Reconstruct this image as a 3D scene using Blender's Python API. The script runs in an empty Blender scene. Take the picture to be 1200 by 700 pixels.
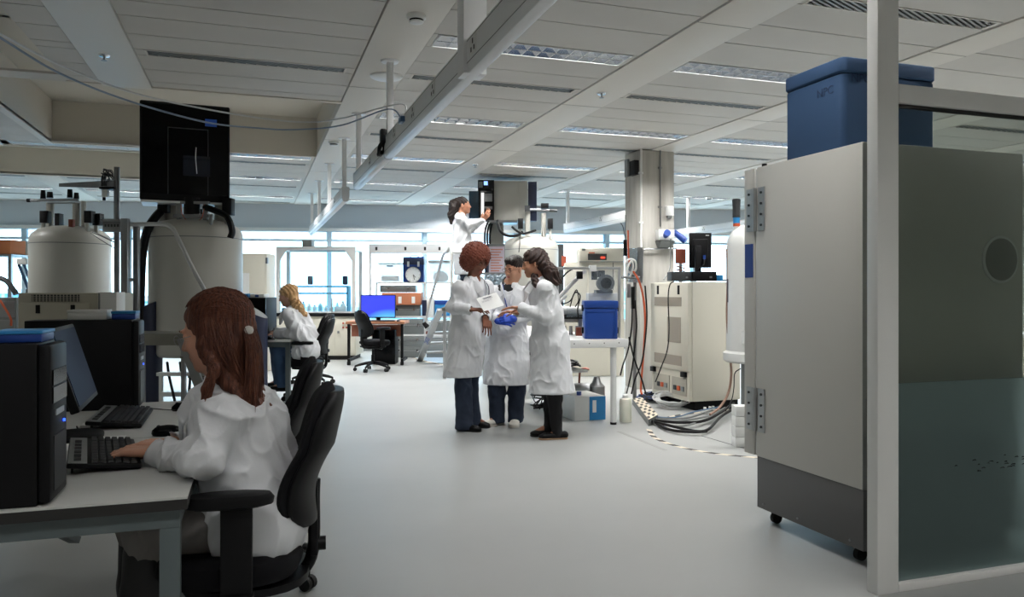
import bpy, bmesh, math, random
import numpy as np
from mathutils import Vector, Matrix
random.seed(7)
SC = bpy.context.scene
COL = SC.collection
PI = math.pi
YAW = math.radians(18.6)
SN, CN = math.sin(YAW), math.cos(YAW)
EYE = 1.28
CEIL = 3.15

def lin(c):
    return tuple(((v/255.0)/12.92 if v/255.0 <= 0.04045 else ((v/255.0+0.055)/1.055)**2.4) for v in c)

# ------------------------------------------------------------------ camera, sky, exposure
cam = bpy.data.cameras.new('camera'); camo = bpy.data.objects.new('camera', cam); COL.objects.link(camo)
camo.location = (0, 0, EYE); camo.rotation_euler = (PI/2, 0, -YAW)
cam.lens = 27.0; cam.sensor_width = 36.0; cam.shift_y = -8/1200.0; cam.clip_end = 300; cam.clip_start = 0.05
SC.camera = camo
W = bpy.data.worlds.new('sky'); SC.world = W; W.use_nodes = True
W.node_tree.nodes['Background'].inputs[0].default_value = (0.72, 0.90, 1.0, 1)
W.node_tree.nodes['Background'].inputs[1].default_value = 5.2
SC.view_settings.view_transform = 'Standard'; SC.view_settings.look = 'None'
SC.view_settings.gamma = 1; SC.view_settings.use_curve_mapping = False
SC.view_settings.exposure = 0.42
LAMP_W = 78.0
SC.cycles.max_bounces = 7; SC.cycles.diffuse_bounces = 4; SC.cycles.glossy_bounces = 3
SC.cycles.transparent_max_bounces = 10; SC.cycles.caustics_reflective = False; SC.cycles.caustics_refractive = False
SC.cycles.sample_clamp_indirect = 4.0

# ------------------------------------------------------------------ materials
MATS = {}
def pm(name, rgb, rough=0.5, metal=0.0, bump=None, var=None, alpha=None, trans=0.0, coat=0.0, emit=None, sheen=0.0, spec=.5, stretch=(1,1,1), sub=0):
    """procedural principled material; bump=(scale,strength,distance); var=(scale, second colour, amount)"""
    if name in MATS: return MATS[name]
    m = bpy.data.materials.new(name); m.use_nodes = True; nt = m.node_tree; b = nt.nodes['Principled BSDF']
    c = (*lin(rgb), 1)
    b.inputs['Base Color'].default_value = c; b.inputs['Roughness'].default_value = rough; b.inputs['Metallic'].default_value = metal
    b.inputs['Transmission Weight'].default_value = trans; b.inputs['Coat Weight'].default_value = coat
    b.inputs['Sheen Weight'].default_value = sheen; b.inputs['Specular IOR Level'].default_value = spec
    if sub: b.inputs['Subsurface Weight'].default_value = sub; b.inputs['Subsurface Radius'].default_value = (.012,.005,.003); b.inputs['Subsurface Scale'].default_value=1
    if alpha is not None: b.inputs['Alpha'].default_value = alpha
    if emit: b.inputs['Emission Color'].default_value = (*lin(emit[0]), 1); b.inputs['Emission Strength'].default_value = emit[1]
    if bump or var:
        tc = nt.nodes.new('ShaderNodeTexCoord'); mp = nt.nodes.new('ShaderNodeMapping'); mp.inputs['Scale'].default_value = stretch
        nt.links.new(tc.outputs['Object'], mp.inputs[0])
    if bump:
        n = nt.nodes.new('ShaderNodeTexNoise'); n.inputs['Scale'].default_value = bump[0]; n.inputs['Detail'].default_value = 4
        nt.links.new(mp.outputs[0], n.inputs[0])
        bp = nt.nodes.new('ShaderNodeBump'); bp.inputs['Strength'].default_value = bump[1]; bp.inputs['Distance'].default_value = bump[2] if len(bump) > 2 else 0.01
        nt.links.new(n.outputs[0], bp.inputs['Height']); nt.links.new(bp.outputs[0], b.inputs['Normal'])
    if var:
        n = nt.nodes.new('ShaderNodeTexNoise'); n.inputs['Scale'].default_value = var[0]; n.inputs['Detail'].default_value = 5
        nt.links.new(mp.outputs[0], n.inputs[0])
        r = nt.nodes.new('ShaderNodeValToRGB'); r.color_ramp.elements[0].position = .35; r.color_ramp.elements[1].position = .68
        mix = [c[i]*(1-var[2]) + lin(var[1])[i]*var[2] for i in range(3)]
        r.color_ramp.elements[0].color = c; r.color_ramp.elements[1].color = (*mix, 1)
        nt.links.new(n.outputs[0], r.inputs[0]); nt.links.new(r.outputs[0], b.inputs['Base Color'])
    MATS[name] = m
    return m

# ------------------------------------------------------------------ mesh helpers
class MB:
    def __init__(s): s.v = []; s.f = []
    def add(s, vs, fs):
        o = len(s.v); s.v += [tuple(v) for v in vs]; s.f += [tuple(i+o for i in f) for f in fs]; return s
    def box(s, x0, x1, y0, y1, z0, z1):
        return s.add([(x0,y0,z0),(x1,y0,z0),(x1,y1,z0),(x0,y1,z0),(x0,y0,z1),(x1,y0,z1),(x1,y1,z1),(x0,y1,z1)],
                     [(0,3,2,1),(4,5,6,7),(0,1,5,4),(1,2,6,5),(2,3,7,6),(3,0,4,7)])
    def hexa(s, bottom, top):
        return s.add(list(bottom)+list(top), [(0,3,2,1),(4,5,6,7),(0,1,5,4),(1,2,6,5),(2,3,7,6),(3,0,4,7)])
    def bar(s, a, b, w, h, up=(0,0,1)):
        a = Vector(a); b = Vector(b); d = (b-a).normalized(); u = Vector(up)
        if abs(d.dot(u)) > .95: u = Vector((0,1,0))
        x = d.cross(u).normalized(); y = x.cross(d).normalized()
        r = [(-w/2,-h/2),(w/2,-h/2),(w/2,h/2),(-w/2,h/2)]
        return s.hexa([a+x*p+y*q for p,q in r], [b+x*p+y*q for p,q in r])
    def cyl(s, a, b, r, r2=None, n=16):
        a = Vector(a); b = Vector(b); r2 = r if r2 is None else r2
        d = (b-a).normalized(); u = Vector((0,0,1)) if abs(d.z) < .9 else Vector((1,0,0))
        x = d.cross(u).normalized(); y = d.cross(x)
        v = []; 
        for c, rr in ((a,r),(b,r2)):
            for i in range(n):
                t = 2*PI*i/n; v.append(c + x*math.cos(t)*rr + y*math.sin(t)*rr)
        f = [(i,(i+1)%n,n+(i+1)%n,n+i) for i in range(n)] + [tuple(range(n-1,-1,-1)), tuple(range(n,2*n))]
        return s.add(v, f)
    def tube(s, pts, r, n=6, close=False):
        P = [Vector(p) for p in pts]; m = len(P); v = []; u = None
        for i, p in enumerate(P):
            d = (P[min(i+1,m-1)] - P[max(i-1,0)]).normalized()
            if u is None: u = Vector((0,0,1)) if abs(d.z) < .9 else Vector((1,0,0))
            x = d.cross(u); x = x.normalized() if x.length > 1e-6 else Vector((1,0,0)); u2 = x.cross(d).normalized(); u = u2
            rr = r[i] if isinstance(r, (list,tuple)) else r
            for k in range(n):
                t = 2*PI*k/n; v.append(p + x*math.cos(t)*rr + u2*math.sin(t)*rr)
        f = [(i*n+k, i*n+(k+1)%n, (i+1)*n+(k+1)%n, (i+1)*n+k) for i in range(m-1) for k in range(n)]
        f += [tuple(range(n-1,-1,-1)), tuple(range((m-1)*n, m*n))]
        return s.add(v, f)
    def lathe(s, prof, c=(0,0,0), n=32, sx=1, sy=1):
        v = []; m = len(prof)
        for r, z in prof:
            for k in range(n):
                t = 2*PI*k/n; v.append((c[0]+r*math.cos(t)*sx, c[1]+r*math.sin(t)*sy, c[2]+z))
        f = [(i*n+k, i*n+(k+1)%n, (i+1)*n+(k+1)%n, (i+1)*n+k) for i in range(m-1) for k in range(n)]
        f += [tuple(range(n-1,-1,-1)), tuple(range((m-1)*n, m*n))]
        return s.add(v, f)
    def prism(s, poly, a, b, axis='z'):
        n = len(poly)
        def mk(p, t): return {'z':(p[0],p[1],t),'y':(p[0],t,p[1]),'x':(t,p[0],p[1])}[axis]
        v = [mk(p,a) for p in poly]+[mk(p,b) for p in poly]
        return s.add(v, [tuple(range(n-1,-1,-1)), tuple(range(n,2*n))]+[(i,(i+1)%n,n+(i+1)%n,n+i) for i in range(n)])
    def xf(s, M, start=0):
        s.v = s.v[:start] + [tuple(M @ Vector(v)) for v in s.v[start:]]; return s

def spline(pts, n=10):
    P = [Vector(p) for p in pts]; P = [P[0]*2-P[1]] + P + [P[-1]*2-P[-2]]; out = []
    for i in range(1, len(P)-2):
        for k in range(n):
            t = k/n; a,b,c,d = P[i-1:i+3]
            out.append(.5*((2*b)+(c-a)*t+(2*a-5*b+4*c-d)*t*t+(3*b-a-3*c+d)*t**3))
    out.append(P[-2]); return out

def base_mat(T):
    return Matrix.Translation(T.location) @ T.rotation_euler.to_matrix().to_4x4()

def obj(name, mb, mat, parent=None, bev=0.0, seg=2, world=False, smooth=True, ang=0.7):
    """one mesh object; world=True: coordinates are world's although it hangs on a parent"""
    me = bpy.data.meshes.new(name)
    me.from_pydata(mb.v, [], mb.f)
    bm = bmesh.new(); bm.from_mesh(me); bmesh.ops.recalc_face_normals(bm, faces=bm.faces)
    if bev:
        es = [e for e in bm.edges if len(e.link_faces) == 2 and e.calc_face_angle(0) > .6]
        bmesh.ops.bevel(bm, geom=es, offset=bev, segments=seg, affect='EDGES', profile=.5, clamp_overlap=True)
    bm.to_mesh(me); bm.free()
    if smooth:
        me.polygons.foreach_set('use_smooth', [True]*len(me.polygons)); me.set_sharp_from_angle(angle=ang)
    for m in (mat if isinstance(mat, list) else [mat]): me.materials.append(m)
    o = bpy.data.objects.new(name, me); COL.objects.link(o)
    if parent:
        o.parent = parent
        if world:
            r = parent
            M = Matrix.Identity(4)
            while r is not None:
                M = base_mat(r) @ M if r.type == 'EMPTY' else (r.matrix_parent_inverse if r.parent else base_mat(r)) @ M
                r = r.parent
            o.matrix_parent_inverse = M.inverted()
    return o

def tag(o, label, cat, group=None):
    o['label'] = label; o['category'] = cat
    if group: o['group'] = group
    return o
def thing(name, label, cat, loc=(0,0,0), rz=0.0, group=None):
    o = bpy.data.objects.new(name, None); COL.objects.link(o); o.location = loc; o.rotation_euler = (0,0,rz)
    o.empty_display_size = .1
    return tag(o, label, cat, group)
def struct(name, mb, mat, **k):
    o = obj(name, mb, mat, **k); o['kind'] = 'structure'; return o
def dup(src, loc, rz, label=None, group=None):
    def cp(o, par):
        c = o.copy(); COL.objects.link(c)
        if par: c.parent = par
        for ch in list(o.children): cp(ch, c)
        return c
    r = cp(src, None); r.location = loc; r.rotation_euler = (0,0,rz)
    if label: r['label'] = label
    if group: r['group'] = group
    return r
# places seen in the photograph turned into places in the room
def at(px, py, d):
    """world point at picture position and distance d from the eye along the view axis"""
    u = (px-600)/900.0
    return Vector((d*(SN+u*CN), d*(CN-u*SN), EYE-(py-342)*d/900.0))
def fl(px, py, z=0.0):
    d = (EYE-z)*900.0/(py-342); return at(px, py, d)
def ce(px, py, z=CEIL): return fl(px, py, z)
def text(name, body, size, mat, parent, M, ext=.001):
    cu = bpy.data.curves.new(name, 'FONT'); cu.body = body; cu.size = size; cu.extrude = ext; cu.align_x = 'CENTER'; cu.align_y = 'CENTER'
    t = bpy.data.objects.new(name+'_tmp', cu); COL.objects.link(t); bpy.context.view_layer.update()
    me = bpy.data.meshes.new_from_object(t.evaluated_get(bpy.context.evaluated_depsgraph_get())); bpy.data.objects.remove(t)
    me.transform(M); me.materials.clear(); me.materials.append(mat); me.name = name
    o = bpy.data.objects.new(name, me); COL.objects.link(o); o.parent = parent; return o

# palette
white_paint = pm('white_paint', (205,203,198), .55, bump=(90,.05,.002))
panel_mat = pm('ceiling_panel', (196,193,187), .7, bump=(240,.08,.002), var=(1.5,(180,176,170),.3))
beam_mat = pm('ceiling_beam', (212,208,200), .6, bump=(160,.05,.002))
plaster = pm('plaster', (206,200,188), .8, bump=(60,.06,.003))
wallblue = pm('back_wall_paint', (186,192,198), .8, bump=(60,.05,.003))
alu = pm('aluminium', (190,192,193), .35, .85, bump=(200,.03,.001))
alu_white = pm('white_aluminium', (222,222,220), .35, .1)
steel = pm('steel', (150,152,154), .3, .95)
chrome = pm('chrome', (210,212,214), .12, 1)
black_plastic = pm('black_plastic', (9,9,11), .5, bump=(300,.05,.001), spec=.22)
black_gloss = pm('black_gloss', (4,5,7), .2, spec=.14)
black_fabric = pm('black_fabric', (17,17,20), .9, bump=(700,.5,.002), spec=.2)
dark_rubber = pm('dark_rubber', (18,18,18), .8)
gunmetal = pm('gunmetal', (60,62,64), .5, .3)
cream = pm('cream_metal', (216,212,198), .5, bump=(120,.03,.001))
beige = pm('beige_metal', (178,174,158), .55, bump=(120,.03,.001))
greyp = pm('grey_paint', (120,124,124), .5)
blue_plastic = pm('blue_plastic', (24,62,140), .45, bump=(60,.06,.003))
cyan_plastic = pm('cyan_plastic', (40,130,190), .4)
navy = pm('navy_paint', (24,34,62), .45)
whitep = pm('white_plastic', (225,226,224), .4)
paper = pm('white_sheet', (232,233,232), .8)
copper = pm('copper_pot', (120,60,44), .4, .4)
orange = pm('orange_rubber', (196,84,44), .6)
wood = pm('desk_wood', (176,120,88), .5, var=(6,(150,98,70),.6), stretch=(1,8,1))
# ================================================================== THE ROOM
floor_m = pm('vinyl_floor', (160,162,161), .40, bump=(26,.05,.002), var=(1.1,(148,150,149),.5))
nt = floor_m.node_tree   # fine flecks and scuffs over the vinyl
XL, XR, YF = -6.5, 13.5, -4.0
def ywall(x): return 16.8-.2*(x-1.8)
mb = MB(); mb.prism([(XL,YF),(XR,YF),(XR,ywall(XR)+.3),(XL,ywall(XL)+.3)], -.1, 0.0)
struct('floor', mb, floor_m)
struct('wall_left', MB().box(XL-.1, XL, YF, ywall(XL)+.3, 0, 4), plaster)
struct('wall_right', MB().box(XR, XR+.1, YF, ywall(XR)+.3, 0, 4), plaster)
struct('wall_front', MB().box(XL, XR, YF-.1, YF, 0, 4), plaster)
# back wall: long band of windows between a low sill wall and a deep head
def wseg(x0, x1, z0, z1, t0=0.0, t1=.25):
    m = MB(); m.hexa([(x0,ywall(x0)+t0,z0),(x1,ywall(x1)+t0,z0),(x1,ywall(x1)+t1,z0),(x0,ywall(x0)+t1,z0)],
                     [(x0,ywall(x0)+t0,z1),(x1,ywall(x1)+t0,z1),(x1,ywall(x1)+t1,z1),(x0,ywall(x0)+t1,z1)]); return m
struct('wall_back', wseg(XL, XR, 2.62, 4.0), wallblue)
struct('wall_back', wseg(XL, XR, 0, .62), white_paint)
struct('baseboard_back', wseg(XL, XR, 0, .09, -.015, 0), greyp)
struct('trim_2', wseg(XL, XR, .60, .64, -.09, .02), whitep)
blindm = pm('tinted_clerestory_glass', (110,200,235), .25, trans=.0, alpha=.55)
struct('trim_3', wseg(XL, XR, 2.575, 2.64, -.05, 0.0), alu_white)
wf = pm('window_frame_paint', (176,200,214), .5)
glass = bpy.data.materials.new('window_glass'); glass.use_nodes = True
g = glass.node_tree; g.nodes.clear()
go = g.nodes.new('ShaderNodeOutputMaterial'); gt = g.nodes.new('ShaderNodeBsdfTransparent'); gg = g.nodes.new('ShaderNodeBsdfGlossy'); gm = g.nodes.new('ShaderNodeMixShader')
gt.inputs[0].default_value = (.88,.96,1,1); gg.inputs[1].default_value = .02; gm.inputs[0].default_value = .05
g.links.new(gt.outputs[0], gm.inputs[1]); g.links.new(gg.outputs[0], gm.inputs[2]); g.links.new(gm.outputs[0], go.inputs[0])
xs = [XL + 2.0*i for i in range(11)]
for i in range(10):
    x0, x1 = xs[i]+.0, xs[i+1]
    fr = wseg(x0, x0+.09, .62, 2.62, .03, .16)
    for a,b,c,d in ((x1-.0,x1+.0,0,0),):
        pass
    for z0,z1 in ((.62,.68),(2.36,2.40),(2.57,2.62)):
        q = wseg(x0+.09, x1, z0, z1, .05, .13); fr.add(q.v, q.f)
    w = struct('window_%d' % (i+1), fr, wf)
    obj('pane', wseg(x0+.09, x1, .68, 2.36, .08, .09), glass, w)
    obj('blind', wseg(x0+.09, x1, 2.40, 2.57, .085, .095), blindm, w)
# what stands outside the windows
fac = bpy.data.materials.new('facade'); fac.use_nodes = True; n = fac.node_tree; bs = n.nodes['Principled BSDF']
tc = n.nodes.new('ShaderNodeTexCoord'); br = n.nodes.new('ShaderNodeTexBrick'); mp = n.nodes.new('ShaderNodeMapping')
mp.inputs['Rotation'].default_value = (PI/2,0,0)
n.links.new(tc.outputs['Object'], mp.inputs[0]); n.links.new(mp.outputs[0], br.inputs[0])
br.offset = 0; br.inputs['Scale'].default_value = 1; br.inputs['Brick Width'].default_value = 1.6; br.inputs['Row Height'].default_value = .75
br.inputs['Mortar Size'].default_value = .06
br.inputs['Color1'].default_value = (*lin((70,150,190)),1); br.inputs['Color2'].default_value = (*lin((120,190,220)),1); br.inputs['Mortar'].default_value = (*lin((190,225,240)),1)
n.links.new(br.outputs[0], bs.inputs['Base Color']); bs.inputs['Roughness'].default_value = .4
k = 0
for x0,x1,y0,zt,lb in ((-22,-9,36,1.2,'low blue office block outside, leftmost'),(-8,1,34,.9,'low blue building outside behind the glass enclosure'),(2,16,31,.5,'long low blue building outside, in the middle'),(18,42,33,1.3,'blue glazed block outside at the right')):
    t = thing('building', lb, 'building', ((x0+x1)/2, y0, -4))
    obj('wall', MB().box(x0,x1,y0,y0+8,-4,zt), fac, t, world=True)
    obj('roof', MB().box(x0-.2,x1+.2,y0-.2,y0+8.2,zt,zt+.18), wf, t, world=True)
tag(obj('ground', MB().box(-60,80,ywall(0)+4,120,-4.2,-4), pm('asphalt', (120,140,150), .9)), 'grey yard ground outside the windows', 'ground')['kind'] = 'structure'

# ---------------------------------------------------------------- ceiling: flat strips, wide flush beams, wells over the magnets
struct('ceiling', MB().box(XL, XR, YF, 21, 3.95, 4.05), plaster)  # unseen slab above the panelled ceiling, added to block light
beams = [(-5.5,-5.1),(-3.4,-3.0),(-1.29,-.88),(.82,1.23),(2.90,3.33),(4.96,5.33),(7.03,7.43),(9.13,9.53),(11.23,11.63)]
YEND = 19.0
WELL1 = (-2.38, .83, 7.75, 10.9); WELLL = (-2.38, -1.57, 3.0, 7.75); WELL2 = (-6.4, -1.3, 11.35, 14.0)
def beam(x0, x1, y0, y1, i):
    o = struct('trim_%d' % (10+i), MB().box(x0, x1, y0, y1, CEIL-.012, CEIL+.08), beam_mat, bev=.004)
for i,(x0,x1) in enumerate(beams):
    if i == 2: beam(x0,x1,YF,7.75,i); beam(x0,x1,10.97,11.28,i+20); beam(x0,x1,14.07,YEND,i+30)
    elif i in (0,1): beam(x0,x1,YF,11.28,i); beam(x0,x1,14.07,YEND,i+40)
    else: beam(x0,x1,YF,YEND,i)
# beam joints
mb = MB()
for (x0,x1) in beams[3:6]:
    for yy in (4.6, 7.05, 9.6, 12.2): mb.box(x0, x1, yy, yy+.006, CEIL-.014, CEIL-.008)
struct('trim_4', mb, pm('joint', (150,146,138), .8))
P = 2.55; Y0 = 5.45
def inside(x, y, w): return w[0] < x < w[1] and w[2] < y < w[3]
bays = []
for i in range(len(beams)-1): bays.append((beams[i][1], beams[i+1][0]))
LIGHTS = []; VENTS = []
rowcuts = [0,.30,.70,1.07,1.23,1.64,2.05,2.55]
for bi,(x0,x1) in enumerate(bays):
    mb = MB(); gap = .006
    for kk in range(-4, 6):
        for j in range(7):
            ya = Y0+kk*P+rowcuts[j]; yb = Y0+kk*P+rowcuts[j+1]; ym = (ya+yb)/2
            if yb > YEND or ya < YF: continue
            a0, a1 = x0+.008, x1-.008
            if bi == 1:      # this bay is cut by the wells
                if 3.0 < ym < 7.75: a0 = -1.57
                elif 7.75 < ym < 10.9 or 11.35 < ym < 14: 
                    a1 = -2.38
                    if 11.35 < ym: continue
                if yb > 7.75 and ya < 7.75: yb = 7.75
            if bi == 2:
                if 7.75 < ym < 10.9: continue
                if yb > 7.75 and ya < 7.75: yb = 7.75
            if bi == 0 and 11.35 < ym < 14: continue
            if a1-a0 < .1: continue
            if bi == 2 and kk == 2 and j == 1:
                ya, yb = 10.965, 11.245; ym = 11.105; LIGHTS.append((2, 2, -.02, ym)); mb.box(a0, -.02-.79, ya, yb, CEIL, CEIL+.02); mb.box(-.02+.79, a1, ya, yb, CEIL, CEIL+.02); continue
            if j == 0 and a1-a0 > 1.5 and not (bi == 2 and kk in (-1,0)):
                LIGHTS.append((bi, kk, (a0+a1)/2, ym)); xm = (a0+a1)/2
                mb.box(a0, xm-.79, ya+gap, yb-gap, CEIL, CEIL+.02); mb.box(xm+.79, a1, ya+gap, yb-gap, CEIL, CEIL+.02)
                continue
            if j == 3 and a1-a0 > 1.2 and not (bi == 2 and kk == -1): 
                VENTS.append((bi, kk, (a0+a1)/2, ym)); xm = (a0+a1)/2; h = .76
                mb.box(a0, xm-h, ya+gap, yb-gap, CEIL, CEIL+.02); mb.box(xm+h, a1, ya+gap, yb-gap, CEIL, CEIL+.02); continue
            mb.box(a0, a1, ya+gap, yb-gap, CEIL, CEIL+.02)
    struct('ceiling', mb, panel_mat)
# wells: plastered sides and lids
def well(w, top, sides):
    x0,x1,y0,y1 = w; t=.06; m = MB()
    m.box(x0-t,x1+t,y0-t,y1+t,top,top+.05)
    if 'w' in sides: m.box(x0-t,x0,y0,y1,CEIL-.01,top)
    if 'e' in sides: m.box(x1,x1+t,y0,y1,CEIL-.01,top)
    if 'n' in sides: m.box(x0-t,x1+t,y1,y1+t,CEIL-.01,top)
    if 's' in sides: m.box(x0-t,x1+t,y0-t,y0,CEIL-.01,top)
    return m
m1 = well(WELL1, 3.67, 'wen'); m1.box(-1.57, WELL1[1]+.06, WELL1[2]-.06, WELL1[2], CEIL-.01, 3.67)
m1.box(WELLL[0]-.06, WELLL[1]+.06, WELLL[2]-.06, WELLL[3], 3.67, 3.72); m1.box(WELLL[0]-.06, WELLL[0], WELLL[2], WELLL[3], CEIL-.01, 3.67)
m1.box(WELLL[1], WELLL[1]+.06, WELLL[2], WELLL[3], CEIL+.02, 3.67); m1.box(WELLL[0]-.06, WELLL[1]+.06, WELLL[2]-.06, WELLL[2], CEIL-.01, 3.67)
struct('ceiling', m1, plaster)
struct('ceiling', well(WELL2, 3.6, 'wens'), plaster)
LIGHTS.append((1, 2, -2.10, 11.105))
m = MB(); m.box(-1.30, -.84, 10.97, 11.245, CEIL, CEIL+.02).box(-3.0,-2.90,10.97,11.245,CEIL,CEIL+.02).box(-3.0,-.84,11.245,11.28,CEIL,CEIL+.02); m.box(-3.01,-2.44, 2.95, 11.35, CEIL+.001, CEIL+.02)
m.box(-1.24, -.84, 10.97, 14.3, CEIL+.002, CEIL+.02); m.box(-6.5,-1.24,11.28,11.35,CEIL+.003,CEIL+.02); m.box(-6.5,-1.24,14.0,14.35,CEIL+.003,CEIL+.02)
struct('ceiling', m, panel_mat)
struct('trim_5', MB().box(-2.46,-2.38,3.0,10.96,CEIL-.02,CEIL-.005), beam_mat)

# ---------------------------------------------------------------- louvred lights
louv = pm('louvre_mirror', (226,230,236), .14, 1)
tubem = pm('lamp_tube', (240,244,250), .5, emit=((255,250,240), 2.2))
def make_light():
    T = thing('ceiling_light', '', 'ceiling light', (0,0,CEIL))
    tr = MB(); L, Wd, H = .785, .135, .085
    tr.box(-L,L,-Wd,Wd,H,H+.01); tr.box(-L,L,-Wd,-Wd+.008,-.004,H); tr.box(-L,L,Wd-.008,Wd,-.004,H)
    tr.box(-L,-L+.008,-Wd,Wd,-.004,H); tr.box(L-.008,L,-Wd,Wd,-.004,H)
    obj('tray', tr, whitep, T)
    lv = MB(); n = 13
    for row in (-1, 1):
        yc = row*Wd/2
        for i in range(n+1):
            x = -L+.01 + (2*L-.02)*i/n
            # v-shaped cross blades
            lv.prism([(x-.003,0.0),(x+.003,0.0),(x+.012,.05),(x-.012,.05)], yc-Wd/2+.008, yc+Wd/2-.004, 'y')
        for s in (-1,1):
            y0 = yc+s*(Wd/2-.006)
            lv.prism([(y0,-.001),(y0-s*.004,-.001),(y0-s*.022,.05),(y0,.05)], -L+.01, L-.01, 'x')
    obj('louvre', lv, louv, T)
    for row in (-1,1):
        obj('lamp_tube', MB().cyl((-L+.02,row*Wd/2,.07),(L-.02,row*Wd/2,.07),.008,n=8), tubem, T)
    la = bpy.data.lights.new('lamp', 'AREA'); la.shape = 'RECTANGLE'; la.size = 1.5; la.size_y = .24; la.energy = LAMP_W; la.color = (1,.985,.96)
    lo = bpy.data.objects.new('lamp', la); COL.objects.link(lo); lo.parent = T; lo.location = (0,0,.058)
    return T
bayname = {0:'far left bay',1:'left bay',2:'big magnet bay',3:'bay right of power rail',4:'bay before the column',5:'freezer bay',6:'bay right of freezer',7:'far right bay'}
rowname = {-4:'fourth row behind viewer',-3:'third row behind viewer',-2:'second row overhead',-1:'nearest row overhead',0:'first row in view',1:'second row in view',2:'third row in view',3:'fourth row in view',4:'last row by windows',5:'beyond'}
lsrc = None
for (bi,kk,x,y) in LIGHTS:
    if y > ywall(x)-.3: continue
    lab = 'recessed louvred ceiling light, %s, %s' % (bayname[bi], rowname[kk])
    if lsrc is None:
        lsrc = make_light(); lsrc.location = (x,y,CEIL); lsrc['label'] = lab; lsrc['group'] = 'louvred lights in the ceiling'
    else: dup(lsrc, (x,y,CEIL), 0, lab)
# lamps are dimmed near the viewer and on the left, as in the photograph
dim = {}
for o in list(COL.objects):
    if o.type == 'LIGHT' and o.parent and o.parent.name.startswith('ceiling_light'):
        x, y = o.parent.location.x, o.parent.location.y
        k = (.50 if y < 4.5 else (.9 if y < 6.5 else 1.45))*(.5 if x < -.9 and y < 10.5 else 1)*(1.15 if x > 3 else 1)
        if k not in dim: dim[k] = o.data.copy(); dim[k].energy = LAMP_W*k
        o.data = dim[k]
# slot vents
ventdark = pm('vent_dark', (26,24,22), .8)
def make_vent():
    T = thing('ceiling_vent', '', 'vent', (0,0,CEIL))
    obj('backing', MB().box(-.76,.76,-.074,.074,.03,.04), ventdark, T)
    s = MB()
    for i in range(15):
        pass
    for i in range(-4,19):
        xa, xb, w_ = -.78+i*.082, -.78+i*.082+.30, .040
        pts = []
        def cl(xp,yp): return (max(-.76,min(.76,xp)), yp)
        u0 = max(0,(-.76-xa)/.30); u1 = min(1,(.76-w_-xa)/.30)
        if u1-u0 < .1: continue
        s.prism([(xa+.30*u0,-.066+.132*u0),(xa+.30*u0+w_,-.066+.132*u0),(xa+.30*u1+w_,-.066+.132*u1),(xa+.30*u1,-.066+.132*u1)], -.001, .012)
    obj('slat', s, greyp, T)
    f = MB(); f.box(-.76,.76,-.078,-.066,-.004,.03).box(-.76,.76,.066,.078,-.004,.03).box(-.77,-.755,-.078,.078,-.004,.03).box(.755,.77,-.078,.078,-.004,.03)
    obj('frame', f, beam_mat, T)
    return T
vs = None
for (bi,kk,x,y) in VENTS:
    if y > ywall(x)-.3 or y < 2: continue
    lab = 'dark slotted ceiling vent, %s, %s' % (bayname[bi], rowname[kk])
    if vs is None: vs = make_vent(); vs.location = (x,y,CEIL); vs['label'] = lab; vs['group'] = 'slotted ceiling vents'
    else: dup(vs, (x,y,CEIL), 0, lab)
# small ceiling fittings
def smoke(p, lab, s=1.0):
    T = thing('smoke_detector', lab, 'smoke detector', (p[0],p[1],CEIL-.012))
    obj('base', MB().lathe([(.065*s,0),(.065*s,-.02*s),(.055*s,-.03*s)]), whitep, T)
    obj('slots', MB().lathe([(.048*s,-.028*s),(.045*s,-.042*s)]), black_plastic, T)
    obj('cap', MB().lathe([(.05*s,-.042*s),(.045*s,-.05*s),(.02*s,-.055*s)]), whitep, T)
smoke(ce(488,16), 'white smoke detector on the beam at the top of the picture')
smoke(ce(391,165), 'small white smoke detector further along the left beam')
smoke(ce(831,231), 'tiny white smoke detector on the ceiling right of the column')
p = ce(446,87); T = thing('ceiling_speaker', 'round flat white ceiling speaker on the beam behind the rail hanger', 'speaker', (p.x+.05,p.y,CEIL-.012))
obj('grille', MB().lathe([(.135,0),(.135,-.012),(.12,-.02),(.02,-.022)], n=40), whitep, T); obj('ring', MB().lathe([(.14,0),(.14,-.006),(.136,-.01)], n=40), alu_white, T)
def sprinkler(p, lab):
    T = thing('sprinkler', lab, 'sprinkler', (p[0],p[1],CEIL-.012))
    obj('rosette', MB().lathe([(.045,0),(.04,-.008),(.015,-.012)]), chrome, T)
    obj('head', MB().cyl((0,0,0),(0,0,-.04),.008,n=8).cyl((0,0,-.04),(0,0,-.044),.022), steel, T)
sprinkler(ce(122,63), 'small metal sprinkler head on the left beam')
sprinkler(ce(705,108), 'small metal sprinkler head on the beam over the group')
sprinkler(ce(557,192), 'tiny sprinkler head on the beam above the ladder')
# ================================================================== THE GLASS PARTITION AND THE TALL FREEZER
def loft(rings):
    m = MB(); n = len(rings[0]); v = [p for r in rings for p in r]
    f = [(i*n+k, i*n+(k+1)%n, (i+1)*n+(k+1)%n, (i+1)*n+k) for i in range(len(rings)-1) for k in range(n)]
    f += [tuple(range(n-1,-1,-1)), tuple(range((len(rings)-1)*n, len(rings)*n))]
    return m.add(v, f)
PY = 2.60
T = thing('glass_partition', 'white framed glass partition wall, frosted in its lower half, beside the freezer', 'glass partition', (2.545,PY,0))
obj('post', MB().box(2.487,2.60,PY-.03,PY+.03,0,CEIL-.013), alu_white, T, world=True, bev=.003)
obj('post', MB().box(4.50,4.60,PY-.03,PY+.03,0,CEIL-.013), alu_white, T, world=True, bev=.003)
obj('rail', MB().box(2.60,4.50,PY-.03,PY+.03,2.085,2.165), alu_white, T, world=True, bev=.003)
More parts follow.
